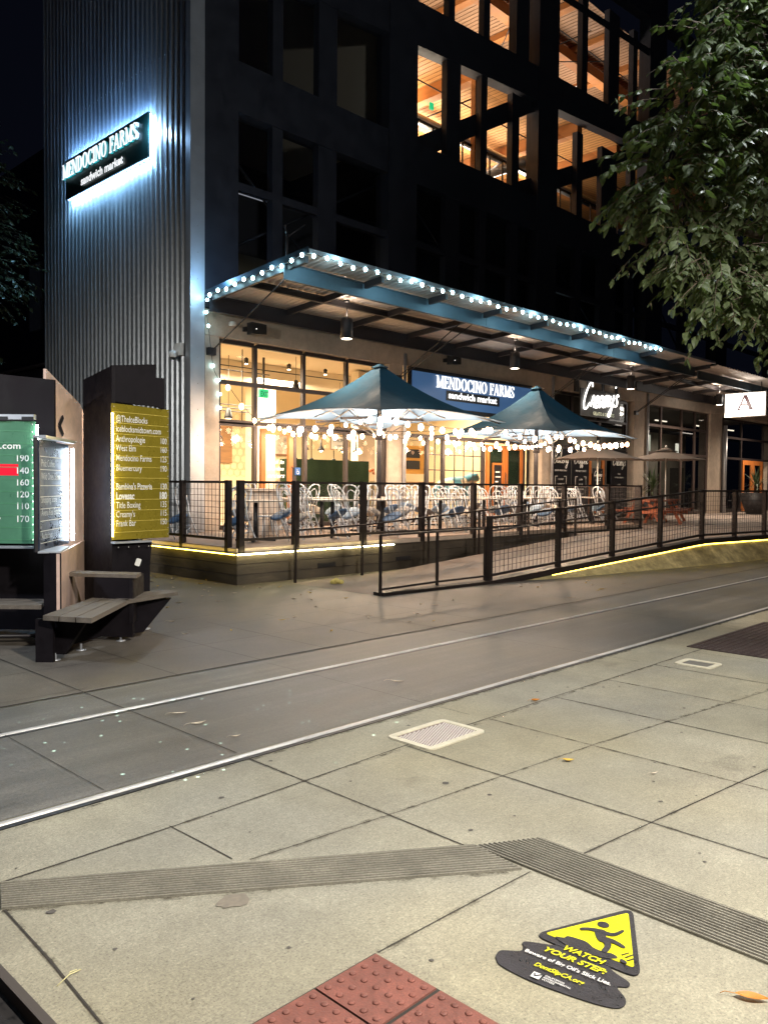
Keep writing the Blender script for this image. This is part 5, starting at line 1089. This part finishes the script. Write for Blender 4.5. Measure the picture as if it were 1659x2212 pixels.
def chair(x, y, rz, tilt, sc_, blue, lab, z=DK):
    global first
    r = proto if first else clone(proto); first = False
    for c in r.children:
        if c.name.startswith('seat'): c.data = smesh[sc_]
        elif blue and c.data.name in hb: c.data = hb[c.data.name]
    r.location = (x, y, z); r.rotation_euler = (tilt, 0, rz); r['label'] = lab; r['category'] = 'chair'; r['group'] = 'bistro chairs on the dining deck'
    return r
cols_ = ['blue', 'grey', 'cream', 'blue', 'pale blue', 'grey']
def ctable(cx, cy, lab, L=.85, W=.75):
    t = thing('bistro_table', lab, 'table', (cx, cy, DK), 'bistro tables on the dining deck')
    MB().box((cx-L/2, cy-W/2, DK+.72), (cx+L/2, cy+W/2, DK+.75)).make('tabletop', mat('tabletop_pale', (.5, .45, .40), .4, noise=[(8, .1)]), t)
    MB().lathe((cx, cy, DK+.04), [(.045, 0), (.04, .68)], 10).make('leg', black, t)
    b = MB()
    for a in (.785, 2.356, 3.927, 5.498): b.bar((cx, cy, DK+.05), (cx+.36*math.cos(a), cy+.36*math.sin(a), DK+.035), .05, .035)
    b.make('base', black, t)
ordn = ['first', 'second', 'third', 'fourth', 'fifth', 'sixth', 'seventh', 'eighth']
tx = [8.9, 10.75, 12.15, 14.0, 15.6, 17.3, 18.9, 20.5]
ki = 0
for row, (ty, nm) in enumerate(((11.85, 'front'), (13.75, 'back'))):
    for i, x in enumerate(tx):
        if row == 1 and i == 0: continue
        ctable(x, ty, 'pale bistro table on black pedestal, %s from the tower, %s row' % (ordn[i], nm))
        for q in range(4):
            if i == 0 and q in (0, 2): continue
            if row == 1 and q == 3 and i % 2: continue
            col = cols_[(ki*5+i) % 6]; tip = (ki % 3) != 2; blue = (ki % 6 == 0); ki += 1
            ang = (180, 0, -90, 90)[q]; dx, dy = math.cos(R(ang)), math.sin(R(ang)); dist = .70 if q < 2 else .66
            rz = R(ang-90)+random.uniform(-.35, .35); sc_z = 1.0
            lab = '%s chair, %s seat, %s, %s table, %s row, %s side' % ('bluish' if blue else 'white', col, 'tipped' if tip else 'upright', ordn[i], nm, ('tower', 'far', 'tram', 'shop')[q])
            c = chair(x+dx*dist+random.uniform(-.1, .1), ty+dy*dist+random.uniform(-.1, .1), rz, 0, col, blue, lab)
            if tip:
                c.rotation_mode = 'QUATERNION'; tl = random.uniform(24, 38); base = Matrix.Rotation(rz, 4, 'Z') @ Matrix.Rotation(R(tl), 4, 'X'); c.rotation_quaternion = base.to_quaternion(); c.location.z = DK+.17*math.sin(R(tl))
chair(8.05+.25, 13.1, R(20), 0, 'blue', True, 'bluish bistro chair with blue seat at the deck end by the tower')
chair(8.45, 11.55, R(100), 0, 'blue', True, 'pale blue bistro chair at the deck corner fence post')
# covered stack of chairs / cloth drape
cl = MB(); 
for k in range(5):
    x = 9.75+k*.18; cl.add([(x, 13.2, .62), (x+.10, 13.15, .62), (x+.09, 13.3, 1.5), (x+.04, 13.35, 1.52)], [(0, 1, 2, 3)]); cl.add([(x+.10, 13.15, .62), (x+.18, 13.2, .62), (x+.20, 13.32, 1.5), (x+.09, 13.3, 1.5)], [(0, 1, 2, 3)])
cl.box((9.72, 13.2, 1.5), (10.75, 13.9, 1.55)); tag(cl.make('cloth_cover', mat('pale_cloth', (.62, .52, .44), .7)), 'pale cloth cover draped over a table by the orange door', 'cover')
st2 = thing('metal_stool', 'low silver metal stool by the deck corner', 'stool', (9.35, 12.2, DK)); MB().lathe((9.35, 12.2, DK+.43), [(.17, 0), (.18, .02), (.02, .03)], 14).make('seat', galv2, st2)
for a in (.8, 2.36, 3.93, 5.5): MB().tube([(9.35+.12*math.cos(a), 12.2+.12*math.sin(a), DK+.43), (9.35+.2*math.cos(a), 12.2+.2*math.sin(a), DK)], .012, 5).make('leg', galv2, st2)

# ================================================================== DIRECTORY KIOSK
ks = thing('directory_kiosk', 'dark steel directory kiosk with green, navy and gold boards and benches', 'directory kiosk', uv(-3.3, 8.8))
def wall(p0, p1, poly, th, mt, name, par=ks, inset=0):
    """vertical sheet: p0->p1 in (u,v), poly in (s along metres, z)"""
    a = uv(*p0); b = uv(*p1); X = (b-a).normalized(); mb = MB(); mb.prism(poly, a-X.cross(Z_)*0, X, Z_, th); return mb.make(name, mt, par), a, X
def wl(p0, p1): return (uv(*p1)-uv(*p0)).length
# left body
wall((-5.6, 8.62), (-3.47, 8.62), [(0, .08), (2.13, .08), (2.13, 2.72), (1.3, 2.80), (0, 2.86)], -.04, kiosk_m, 'side_panel')
wall((-5.6, 9.6), (-3.5, 8.72), [(0, 0.1), (2.2, .1), (2.2, 2.6), (0, 2.7)], -.04, kiosk_m, 'side_panel')
# copper face
A0, A1 = (-3.60, 8.66), (-3.64, 9.86); LA = wl(A0, A1)
wall(A0, A1, [(0, .9), (LA, .9), (LA, 2.46), (LA*.88, 2.57), (0, 2.84)], .03, copper, 'copper_panel')
bolts = MB()
def bolt(p, r=.011): bolts.ball(p, r, 6, 4)
for k in range(9):
    t_ = k/8; p = uv(A0[0]+(A1[0]-A0[0])*t_, A0[1]+(A1[1]-A0[1])*t_); bolt(p+V((0, 0, 2.80-.30*t_))+RH*.035, .008); bolt(p+V((0, 0, 2.12))+RH*.035, .008)
for k in range(10): bolt(uv(A1[0], A1[1]-.05, 1.0+.16*k)+RH*.035, .008)
# arrow
ar = MB(); po = uv(-3.56, 8.86); Xc = (uv(*A1)-uv(*A0)).normalized()
ar.bar(po+Xc*.24+Z_*2.37, po+Xc*.13+Z_*2.27, .045, .012, RH); ar.bar(po+Xc*.13+Z_*2.27, po+Xc*.24+Z_*2.17, .045, .012, RH); ar.make('arrow_mark', black, ks)
# lower copper box
wall((-3.12, 7.86), (-3.60, 9.84), [(0, .02), (2.03, .02), (2.03, .95), (0, .955)], -.03, copper, 'lower_box')
wall((-3.30, 7.92), (-3.125, 7.862), [(0, .02), (.184, .02), (.184, .96), (0, .96)], -.03, kiosk_m, 'lower_box_end')
MB().bar(uv(-3.24, 7.9, .965), uv(-3.42, 8.6, .965), .2, .016).make('box_cap', galv2, ks)
# navy board with light tube
N0, N1 = (-3.37, 8.0), (-3.49, 9.05); LN = wl(N0, N1)
nb, na, NX = wall(N0, N1, [(0, .97), (LN, .97), (LN, 2.06), (0, 2.06)], -.02, blue_e, 'navy_board')
MB().bar(uv(-3.36, 7.98, 2.09), uv(-3.50, 9.12, 2.09), .12, .03).make('board_frame', galv2, ks)
MB().bar(uv(-3.40, 7.985, .96), uv(-3.40, 7.985, 2.08), .03, .03).make('board_frame', dark_steel, ks)
MB().tube([na+NX*(LN+.05)+NX.cross(Z_)*.03+Z_*1.0, na+NX*(LN+.05)+NX.cross(Z_)*.03+Z_*2.02], .016, 6).make('light_tube', glow('led_white_strong', (.72, .86, 1), 60, True), ks)
def board_text(par, org, X, rows, zs, wd, h, mt, nums=None, off=.004, lx=.05):
    for (s, z, b_, hh) in rows: text(s, org+X*lx+Z_*z, X, Z_, mt, par, h=hh, bold=b_, ext=off, sx=.92)
navy_rows = [('Philz Coffee', 1.80, 0, .075), ('Wild Ones Salon', 1.67, 0, .075), ('Shopping Store', 1.44, 0, .07), ('Avenu Real Estate', 1.31, 0, .07), ('Audacious', 1.08, 0, .07)]
board_text(nb, na, NX, navy_rows, None, LN, .08, mat('etched_text', (.55, .58, .62), .4), off=.004)
ln = MB()
for z in (1.92, 1.79, 1.63, 1.52, 1.40, 1.28, 1.18, 1.06): ln.bar(na+NX*.02+Z_*(z-.02)+NX.cross(Z_)*.004, na+NX*(LN-.02)+Z_*(z-.02)+NX.cross(Z_)*.004, .003, .006)
ln.make('divider', offwhite, nb)
# green board
GN = (-5.1, 8.28); G1 = (-3.53, 8.28); gb, ga, GX = wall(GN, G1, [(0, 1.02), (1.57, 1.02), (1.57, 2.26), (0, 2.26)], -.02, green_e, 'green_board')
for s, z in (('190', 1.855), ('140', 1.73), ('160', 1.61), ('120', 1.49), ('110', 1.37), ('170', 1.24)): text(s, ga+GX*1.51+Z_*z, GX, Z_, offwhite, gb, h=.068, align='RIGHT', bold=.012, ext=.004)
text('iceblocksmidtown.com', ga+GX*1.43+Z_*1.98, GX, Z_, offwhite, gb, h=.066, w=1.0, align='RIGHT', bold=.012, ext=.004)
text('s', ga+GX*1.18+Z_*1.37, GX, Z_, offwhite, gb, h=.068, align='RIGHT', bold=.012, ext=.004); text('y', ga+GX*1.22+Z_*1.24, GX, Z_, offwhite, gb, h=.068, align='RIGHT', bold=.012, ext=.004)
ln = MB()
for k in range(10): z = 2.16-k*.122; ln.bar(ga+GX*.01+Z_*z+GX.cross(Z_)*.003, ga+GX*1.56+Z_*z+GX.cross(Z_)*.003, .003, .005)
ln.make('divider', mat('divider_green', (.10, .30, .16), .4), gb)
MB().prism([(.85, 1.71), (1.40, 1.71), (1.40, 1.825), (.85, 1.825)], ga+GX.cross(Z_)*.001, GX, Z_, -.002).make('red_reflection', red_refl, gb)  # red reflection on the green board, put in as a thin glowing plate
for k in range(16): bolt(ga+GX*1.545+Z_*(1.06+k*.078)+GX.cross(Z_)*.006, .007)
MB().bar(ga+Z_*2.30, ga+GX*1.57+Z_*2.30, .06, .05).bar(ga+Z_*.985, ga+GX*1.57+Z_*.985, .14, .02).each('board_frame', galv2, ks)
for i in range(6): MB().bar(ga+GX*(.15+i*.26)+Z_*2.285+GX.cross(Z_)*.033, ga+GX*(.27+i*.26)+Z_*2.285+GX.cross(Z_)*.033, .005, .035).make('frame_slot', black, ks)
MB().tube([ga+GX*1.60+GX.cross(Z_)*.02+Z_*1.05, ga+GX*1.60+GX.cross(Z_)*.02+Z_*2.22], .012, 6).make('light_tube', glow('led_white_soft', (.86, 1, .92), 45, True), ks)
# dark tower and gold board
B0, B1, B2 = (-3.60, 9.80), (-3.00, 9.02), (-2.55, 9.45); LB = wl(B0, B1); LC = wl(B1, B2)
wall(B0, B1, [(0, .06), (LB, .06), (LB, 2.93), (0, 2.87)], -.04, kiosk_m, 'tower_panel')
wall(B1, (-2.62, 9.38), [(.005, 2.54), (LC*.85, 2.52), (LC*.85, 3.0), (.005, 2.935)], -.05, kiosk_m, 'tower_panel')
wall((-2.62, 9.385), B2, [(0, 2.52), (.11, 2.5), (.11, 2.85), (0, 2.85)], -.05, kiosk_m, 'tower_panel')
wall(B1, (-2.66, 9.33), [(.005, .06), (LC*.62, .06), (LC*.76, .97), (.005, .97)], -.05, kiosk_m, 'tower_panel')
wall(B0, (-3.2, 10.4), [(0, .06), (.7, .06), (.7, 2.8), (0, 2.8)], .04, kiosk_m, 'tower_panel')
wall((-3.2, 10.4), (-2.64, 9.42), [(0, .06), (.9, .06), (.9, .95), (0, .95)], .04, kiosk_m, 'tower_panel')
Q0, Q1 = (-2.955, 8.90), (-2.52, 9.58); LQ = wl(Q0, Q1); gd, qa, QX = wall(Q0, Q1, [(0, 1.02), (LQ, 1.01), (LQ, 2.50), (0, 2.51)], -.02, gold, 'gold_board')
rows = [('@TheIceBlocks', None, 2.27, 0), ('iceblocksmidtown.com', None, 2.145, 0), ('Anthropologie', '100', 2.02, 0), ('West Elm', '160', 1.905, 0), ('Mendocino Farms', '125', 1.78, 0), ('Bluemercury', '190', 1.655, 0), ("Bambina's Pizzeria", '130', 1.42, .012), ('Lovesac', '180', 1.295, .03), ('Title Boxing', '135', 1.185, 0), ("Creamy's", '115', 1.07, 0), ('Frank Bar', '150', .955, 0)]
for s, n_, z, b_ in rows:
    z = 1.165+(z-.955)*.875; h = .072 if s != 'Lovesac' else .082
    text(s, qa+QX*.045+Z_*z, QX, Z_, offwhite, gd, h=h, bold=b_+.004, ext=.004, sx=.70)
    if n_: text(n_, qa+QX*(LQ-.035)+Z_*z, QX, Z_, offwhite, gd, h=h, align='RIGHT', bold=b_+.004, ext=.004, sx=.70)
ln = MB()
for k in range(12): z = 2.46-k*.120-.04; ln.bar(qa+QX*.01+Z_*z+QX.cross(Z_)*.003, qa+QX*(LQ-.02)+Z_*z+QX.cross(Z_)*.003, .003, .005)
ln.make('divider', mat('divider_gold', (.70, .55, .12), .3), gd)
for k in range(20): bolt(qa+QX*(LQ-.018)+Z_*(1.05+k*.075)+QX.cross(Z_)*.006, .006); bolt(qa+QX*.018+Z_*(1.05+k*.075)+QX.cross(Z_)*.006, .006)
NQ = QX.cross(Z_); MB().tube([qa-QX*.02+NQ*.025+Z_*1.06, qa-QX*.02+NQ*.025+Z_*2.40], .009, 6).make('light_tube', glow('led_gold', (1, .82, .22), 46, True), ks)
for k in range(4): bolt(uv(-2.93+.09*k, 9.02+.075*k, .93), .008)
fr = MB().bar(uv(-2.98, 8.98, .985), uv(-2.66, 9.3, .985), .09, .02); fr.make('box_cap', galv2, ks)
bolts.make('bolts', rail_m, ks)
stk = MB().prism(rounded([(0, 0), (.06, -.02), (.09, .06), (.03, .08)], .015), uv(-2.80, 9.17, .72), (uv(*B2)-uv(*B1)).normalized(), Z_, -.006); stk.make('torn_sticker', offwhite, ks)
# plinth
wall((-3.12, 7.87), (-2.70, 9.18), [(0, .04), (1.37, .05), (1.37, .40), (0, .40)], -.04, kiosk_m, 'bench_base')
wall((-3.0, 8.45), (-2.58, 8.40), [(0, .05), (.42, .05), (.42, .66), (0, .66)], -.04, kiosk_m, 'bench_base')
wall((-2.58, 8.40), (-2.62, 8.95), [(0, .2), (.5, .2), (.5, .66), (0, .66)], -.04, kiosk_m, 'bench_base')
wall((-2.9, 9.1), (-2.42, 9.1), [(0, .05), (.2, .05), (.48, .38), (0, .38)], -.05, kiosk_m, 'bench_base')
wall((-2.72, 8.42), (-2.32, 9.0), [(0, .06), (.3, .06), (.68, .38), (0, .38)], -.05, kiosk_m, 'bench_base')
wall((-3.05, 7.5), (-2.72, 7.44), [(0, .06), (.12, .06), (.33, .36), (0, .36)], -.05, kiosk_m, 'bench_base')
MB().bar(uv(-3.08, 7.42, .0), uv(-3.08, 7.42, .40), .05, .16, RH).bar(uv(-3.1, 7.78, .0), uv(-3.1, 7.78, .40), .06, .16, RH).each('bench_leg', kiosk_m, ks)
ft = MB()
for u, v in ((-3.02, 7.5), (-2.72, 8.44), (-2.66, 9.14), (-3.6, 8.5), (-2.95, 7.95), (-4.2, 8.5)): ft.lathe(uv(u, v), [(.05, 0), (.05, .012), (.012, .014), (.012, .07)], 8)
ft.each('levelling_foot', galv2, ks)
bn = MB()
for k in range(3):
    s0 = k*.168; s1 = s0+.155
    a0 = V((-3.05, 7.30)).lerp(V((-2.56, 7.17)), s0/.5); a1 = V((-3.05, 7.30)).lerp(V((-2.56, 7.17)), s1/.5)
    c0 = V((-3.02, 8.45)).lerp(V((-2.60, 8.36)), s0/.5); c1 = V((-3.02, 8.45)).lerp(V((-2.60, 8.36)), s1/.5)
    P = [uv(*a0), uv(*a1), uv(*c1), uv(*c0)]; bn.add([p+Z_*.405 for p in P]+[p+Z_*.45 for p in P], [(0, 3, 2, 1), (4, 5, 6, 7), (0, 1, 5, 4), (1, 2, 6, 5), (2, 3, 7, 6), (3, 0, 4, 7)])
bn.make('bench_seat', wood_plank, ks)
bn = MB(); 
for P in ([(-2.61, 8.30), (-2.26, 8.98), (-2.38, 9.06), (-2.74, 8.40)], [(-2.75, 8.41), (-2.39, 9.07), (-2.50, 9.14), (-2.88, 8.52)]):
    P = [uv(*p) for p in P]; bn.add([p+Z_*.41 for p in P]+[p+Z_*.45 for p in P], [(0, 3, 2, 1), (4, 5, 6, 7), (0, 1, 5, 4), (1, 2, 6, 5), (2, 3, 7, 6), (3, 0, 4, 7)])
bn.make('bench_seat', wood_plank, ks)
bn = MB(); P = [uv(*p) for p in ((-3.3, 8.50), (-2.54, 8.38), (-2.56, 8.62), (-3.3, 8.75))]; bn.add([p+Z_*.665 for p in P]+[p+Z_*.70 for p in P], [(0, 3, 2, 1), (4, 5, 6, 7), (0, 1, 5, 4), (1, 2, 6, 5), (2, 3, 7, 6), (3, 0, 4, 7)]); bn.make('arm_shelf', wood_plank, ks)
bn = MB()
for k in range(3): P = [uv(-5.5, 7.90+k*.15), uv(-3.32, 7.90+k*.15), uv(-3.36, 8.035+k*.15), uv(-5.5, 8.035+k*.15)]; bn.add([p+Z_*.41 for p in P]+[p+Z_*.45 for p in P], [(0, 3, 2, 1), (4, 5, 6, 7), (0, 1, 5, 4), (1, 2, 6, 5), (2, 3, 7, 6), (3, 0, 4, 7)])
bn.make('bench_seat', wood_plank, ks)
MB().tube([uv(-5.4, 8.1, .08), uv(-3.4, 8.3, .08)], .02, 6).make('foot_rail', dark_steel, ks)

# ================================================================== TREES
def crown(blobs, n, L, rnd, droop=.5, twig=6):
    mb = MB(); tw = MB()
    tot = sum(b[3] for b in blobs)
    for _ in range(n):
        b = rnd.choices(blobs, [q[3]**2 for q in blobs])[0]
        while True:
            d = V((rnd.uniform(-1, 1), rnd.uniform(-1, 1), rnd.uniform(-1, 1)))
            if .25 < d.length < 1: break
        c = V(b[:3])+V((d.x*b[3], d.y*b[3], d.z*b[3]*(b[4] if len(b) > 4 else 1)))
        out = V((d.x, d.y, d.z*.5-.15)); out = out.normalized() if out.length > .01 else V((1, 0, 0))
        tl = L*rnd.uniform(2.5, 4.5); p = c; dr = out; path = [p.copy()]
        for k in range(twig):
            dr = (dr+V((0, 0, -droop*.22))+V((rnd.uniform(-.12, .12),)*3)).normalized(); p = p+dr*tl/twig; path.append(p.copy())
            sd = dr.cross(Z_); sd = sd.normalized() if sd.length > .01 else X_
            for s in (-1, 1):
                if rnd.random() < .15: continue
                ld = (dr*.55+sd*s*.75+V((0, 0, -.55*droop-.2))+V((rnd.uniform(-.3, .3), rnd.uniform(-.3, .3), rnd.uniform(-.3, .3)))).normalized()
                ll = L*rnd.uniform(.45, 1.2); w = ld.cross(Z_+V((rnd.uniform(-.8, .8), rnd.uniform(-.8, .8), 0))); w = w.normalized()*ll*rnd.uniform(.24, .36) if w.length > .01 else X_*ll*.2
                nn = w.cross(ld).normalized()*ll*.05
                m1 = p+ld*ll*.35; m2 = p+ld*ll*.7; tip = p+ld*ll+V((0, 0, -.12*ll))
                mb.add([p, m1+w-nn, m1+nn*.8, m1-w-nn, m2+w*.75-nn, m2+nn, m2-w*.75-nn, tip], [(0, 1, 2), (0, 2, 3), (1, 4, 5, 2), (2, 5, 6, 3), (4, 7, 5), (5, 7, 6)])
        tw.tube([path[0], path[3], path[-1]], [.008, .005, .003], 3, cap=False)
    return mb, tw
rnd = random.Random(11)
tree = thing('street_tree', 'leafy street tree whose drooping crown hides the far canopy', 'tree', uv(5.6, 8.8))
bl_ = [(2.85, 8.3, 4.72, .40), (3.05, 8.3, 5.35, .40), (3.4, 8.4, 5.9, .45), (3.7, 8.5, 6.5, .5), (3.9, 8.6, 7.2, .6), (2.95, 8.3, 4.25, .33), (3.3, 8.2, 3.85, .36), (3.35, 8.2, 3.6, .26), (3.85, 8.2, 3.62, .36), (4.4, 8.2, 3.55, .42), (3.9, 8.4, 4.7, .75), (4.3, 8.6, 5.7, .85), (5.2, 8.8, 5.6, 1.3), (4.8, 8.3, 4.3, .75), (4.9, 8.8, 7.2, 1.0), (5.5, 8.2, 4.0, .7), (5.2, 8.6, 8.2, 1.0)]
wb = [(*uv(u, v, z), r_) for u, v, z, r_ in bl_]
mb, tw = crown(wb, 3100, .116, rnd, .5, 6); mb.make('crown', leaf_m, tree); tw.make('twigs', bark, tree)
tk = MB().tube([uv(5.7, 8.9, 0), uv(5.65, 8.85, 1.5), uv(5.5, 8.8, 3.0), uv(5.3, 8.7, 5.2), uv(5.1, 8.6, 7)], [.17, .14, .12, .08, .03], 10)
for e in ((3.8, 8.4, 4.5), (4.3, 8.3, 3.6), (3.0, 8.3, 4.3), (4.2, 8.7, 6.3), (6.5, 8.5, 5), (5.8, 9.6, 5.5)): tk.tube(smooth_path([uv(5.5, 8.8, 3.0), uv((e[0]+5.5)/2, (e[1]+8.8)/2, (e[2]+3.3)/2+.3), uv(*e)], 4), [.06-.005*k for k in range(9)], 6)
tk.make('trunk', bark, tree)
lt = thing('dark_tree', 'dark leafy tree standing behind the kiosk beside the tower', 'tree', uv(-10.5, 22))
bl2 = [(-10.9, 21, 9.2, 1.2), (-10.6, 21, 7.9, 1.05), (-10.3, 21, 6.8, .85), (-11.3, 21, 10.5, 1.1), (-9.75, 21, 7.0, .5), (-11.6, 21, 5.1, .8), (-10.9, 20.9, 4.6, .55), (-11.0, 21, 3.9, .5)]
mb, tw = crown([(*uv(u, v, z), r_) for u, v, z, r_ in bl2], 520, .17, random.Random(5), .2, 5); mb.make('crown', leaf_d, lt); tw.make('twigs', bark, lt)
MB().tube([uv(-11.5, 21.5, 0), uv(-11.2, 21.3, 4), uv(-10.9, 21, 8), uv(-11, 21, 10)], [.2, .16, .1, .04], 8).make('trunk', bark, lt)
# neighbouring building at far left
nb_ = thing('neighbour_building', 'dark low building with pale column behind the tower', 'building', (12, 28, 0))
MB().box((12.2, 24, 4.2), (13.5, 45, 5.6)).make('fascia', mat('grey_fascia', (.16, .16, .16), .7), nb_)
MB().box((12.1, 23.5, 5.6), (18, 48, 13)).make('upper_wall', mat('dark_wall', (.02, .025, .045), .7), nb_)
MB().box((12.02, 28.2, 6.9), (12.1, 29.1, 9.2)).make('pale_pilaster', mat('pale_pilaster', (.40, .46, .52), .6), nb_)
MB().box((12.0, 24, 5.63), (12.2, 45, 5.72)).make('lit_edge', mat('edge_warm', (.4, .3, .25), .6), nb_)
MB().box((13.6, 24, 0), (13.8, 45, 4.2)).make('shop_wall', mat('dark_shop', (.05, .04, .04), .7), nb_)
MB().box((13.5, 29.2, 4.3), (13.58, 30.4, 4.7)).make('lit_window', glow('win_warm', (1, .75, .4), .8), nb_)

# upper lounge lamp and lit room seen beside the tree
rl = MB().lathe((25.9, 16.5, 6.55), [(.02, 0), (.40, .06), (.42, .3), (.36, .55), (.02, .62)], 14).make('round_lampshade', glow('lamp_pale_blue', (.62, .85, .95), .8), bld)
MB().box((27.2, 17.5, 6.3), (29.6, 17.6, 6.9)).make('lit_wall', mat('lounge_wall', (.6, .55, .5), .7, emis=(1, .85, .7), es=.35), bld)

# far shop interiors
fs_ = thing('far_shop_interior', 'dim interior of the far shop behind bronze window frames', 'shop interior', (36, 18, .5))
MB().add([(23.1, 20.5, .5), (46, 20.5, .5), (46, 20.5, 5.2), (23.1, 20.5, 5.2)], [(0, 1, 2, 3)]).make('wall', mat('far_wall', (.42, .38, .31), .8, noise=[(.8, .25)]), fs_)
MB().box((23.05, 15.75, 5.1), (46, 20.5, 5.2)).make('ceiling', mat('far_ceiling', (.16, .14, .12), .8), fs_)
MB().box((23.05, 15.75, .4), (46, 20.5, .5)).make('floor', mat('far_floor', (.2, .17, .14), .6), fs_)
for x, z0, z1, w in ((31.4, .5, 2.2, .5), (33.0, .5, 2.8, .7), (35.8, .5, 2.4, .4), (39.3, .5, 2.6, .5), (41.5, .5, 1.6, 1.2), (25, .5, 1.7, 1.6), (27.8, .5, 1.5, 1)): MB().box((x, 17.8, z0), (x+w, 18.3, z1)).make('display_rack', mat('rack_dark', (.07, .06, .05), .6), fs_)
for x in (31.2, 34.6, 38.8, 42.4): MB().box((x, 16.8, 4.6), (x+1.1, 16.86, 4.65)).make('ceiling_light', glow('far_tube', (1, .88, .65), 3.0), fs_)
for x, z in ((38.4, 2.9), (39.1, 3.4), (42.6, 3.1)): MB().box((x, 19.5, z), (x+.5, 19.56, z+.9)).make('lit_panel', glow('far_panel', (.95, 1, .75), .9), fs_)
for y, z in ((17.5, 4.2), (18.6, 4.45)): MB().tube([(23.2, y, z), (46, y, z)], .05, 6).make('conduit', black, fs_)
# clutter inside the sandwich shop
for i in range(3): MB().box((16.6+i*1.6, 21.6, 1.7+.0*i), (17.9+i*1.6, 21.9, 1.75)).make('shelf', mat('shelf_wood', (.3, .17, .08), .6), shp)
bt = []
rb = random.Random(3)
for k in range(36): x = 16.65+rb.random()*4.3; bt.append(MB().lathe((x, 21.7, 1.755), [(.04, 0), (.04, .16), (.015, .2), (.015, .26)], 8).make('bottle', (black, leaf_o, seat_l, white_m)[k % 4], shp))
MB().box((17.8, 19.5, .6), (22.6, 20.1, 1.7)).make('counter', mat('counter_tile', (.55, .45, .33), .4, noise=[(14, .15)]), shp)
MB().box((17.8, 19.4, 1.7), (22.6, 20.2, 1.76)).make('counter_top', mat('counter_top', (.2, .1, .05), .3), shp)
MB().box((10.8, 18.6, .6), (13.4, 19.2, 1.6)).make('counter', mat('counter_tile', (.5, .4, .3)), shp)
for x, z, w, h in ((10.6, 2.6, .8, .6), (12.7, 1.9, .5, .7), (14.7, 2.6, .5, .7), (17.2, 2.6, .7, .9), (20.8, 2.4, .9, 1.1)): MB().box((x, 21.93, z), (x+w, 21.98, z+h)).make('wall_frame', mat('frame_wood', (.25, .13, .06), .5), shp); MB().box((x+.06, 21.91, z+.06), (x+w-.06, 21.93, z+h-.06)).make('print', mat('print_pale', (.55, .5, .42), .7, noise=[(6, .6)]), shp)
hx = MB()
for r_ in range(9):
    for c_ in range(16):
        cx_ = 13.4+c_*.26+(r_ % 2)*.13; cz_ = 2.0+r_*.225; P_ = [(cx_+.13*math.cos(math.pi/6+math.pi/3*k), 21.96, cz_+.13*math.sin(math.pi/6+math.pi/3*k)) for k in range(6)]
        hx.tube(P_, .006, 3, True)
hx.make('hex_tile_joint', mat('tile_joint', (.45, .36, .22), .8), shp)
for x in (11.2, 12.6, 14.0, 15.3, 17.2, 19.0, 21): MB().lathe((x, 17.2, 4.72), [(.05, 0), (.06, .12), (.02, .15)], 10).make('track_spot', black, shp); MB().lathe((x, 17.2, 4.70), [(.04, 0), (.04, .01)], 8).make('track_bulb', bulb_w, shp)
# star projector: throws the small cool light spots on the paving
pd_ = lamp('dot_projector', 'SPOT', uv(-1.3, 5.9, 5.2), 8500, (.62, 1, .88), .0, aim=uv(-1.25, 5.75, 0), spot=31, blend=.2)
pd_.data.use_nodes = True; nt = pd_.data.node_tree; N_ = nt.nodes; em = N_.get('Emission')
tc = N_.new('ShaderNodeTexCoord'); vo = N_.new('ShaderNodeTexVoronoi'); vo.inputs['Scale'].default_value = 44; vo.inputs['Randomness'].default_value = 1.0; nt.links.new(tc.outputs['Normal'], vo.inputs['Vector'])
ls = N_.new('ShaderNodeMapRange'); ls.inputs[1].default_value = .12; ls.inputs[2].default_value = .07; ls.inputs[3].default_value = 0; ls.inputs[4].default_value = 1; nt.links.new(vo.outputs['Distance'], ls.inputs[0]); nt.links.new(ls.outputs[0], em.inputs['Strength'])
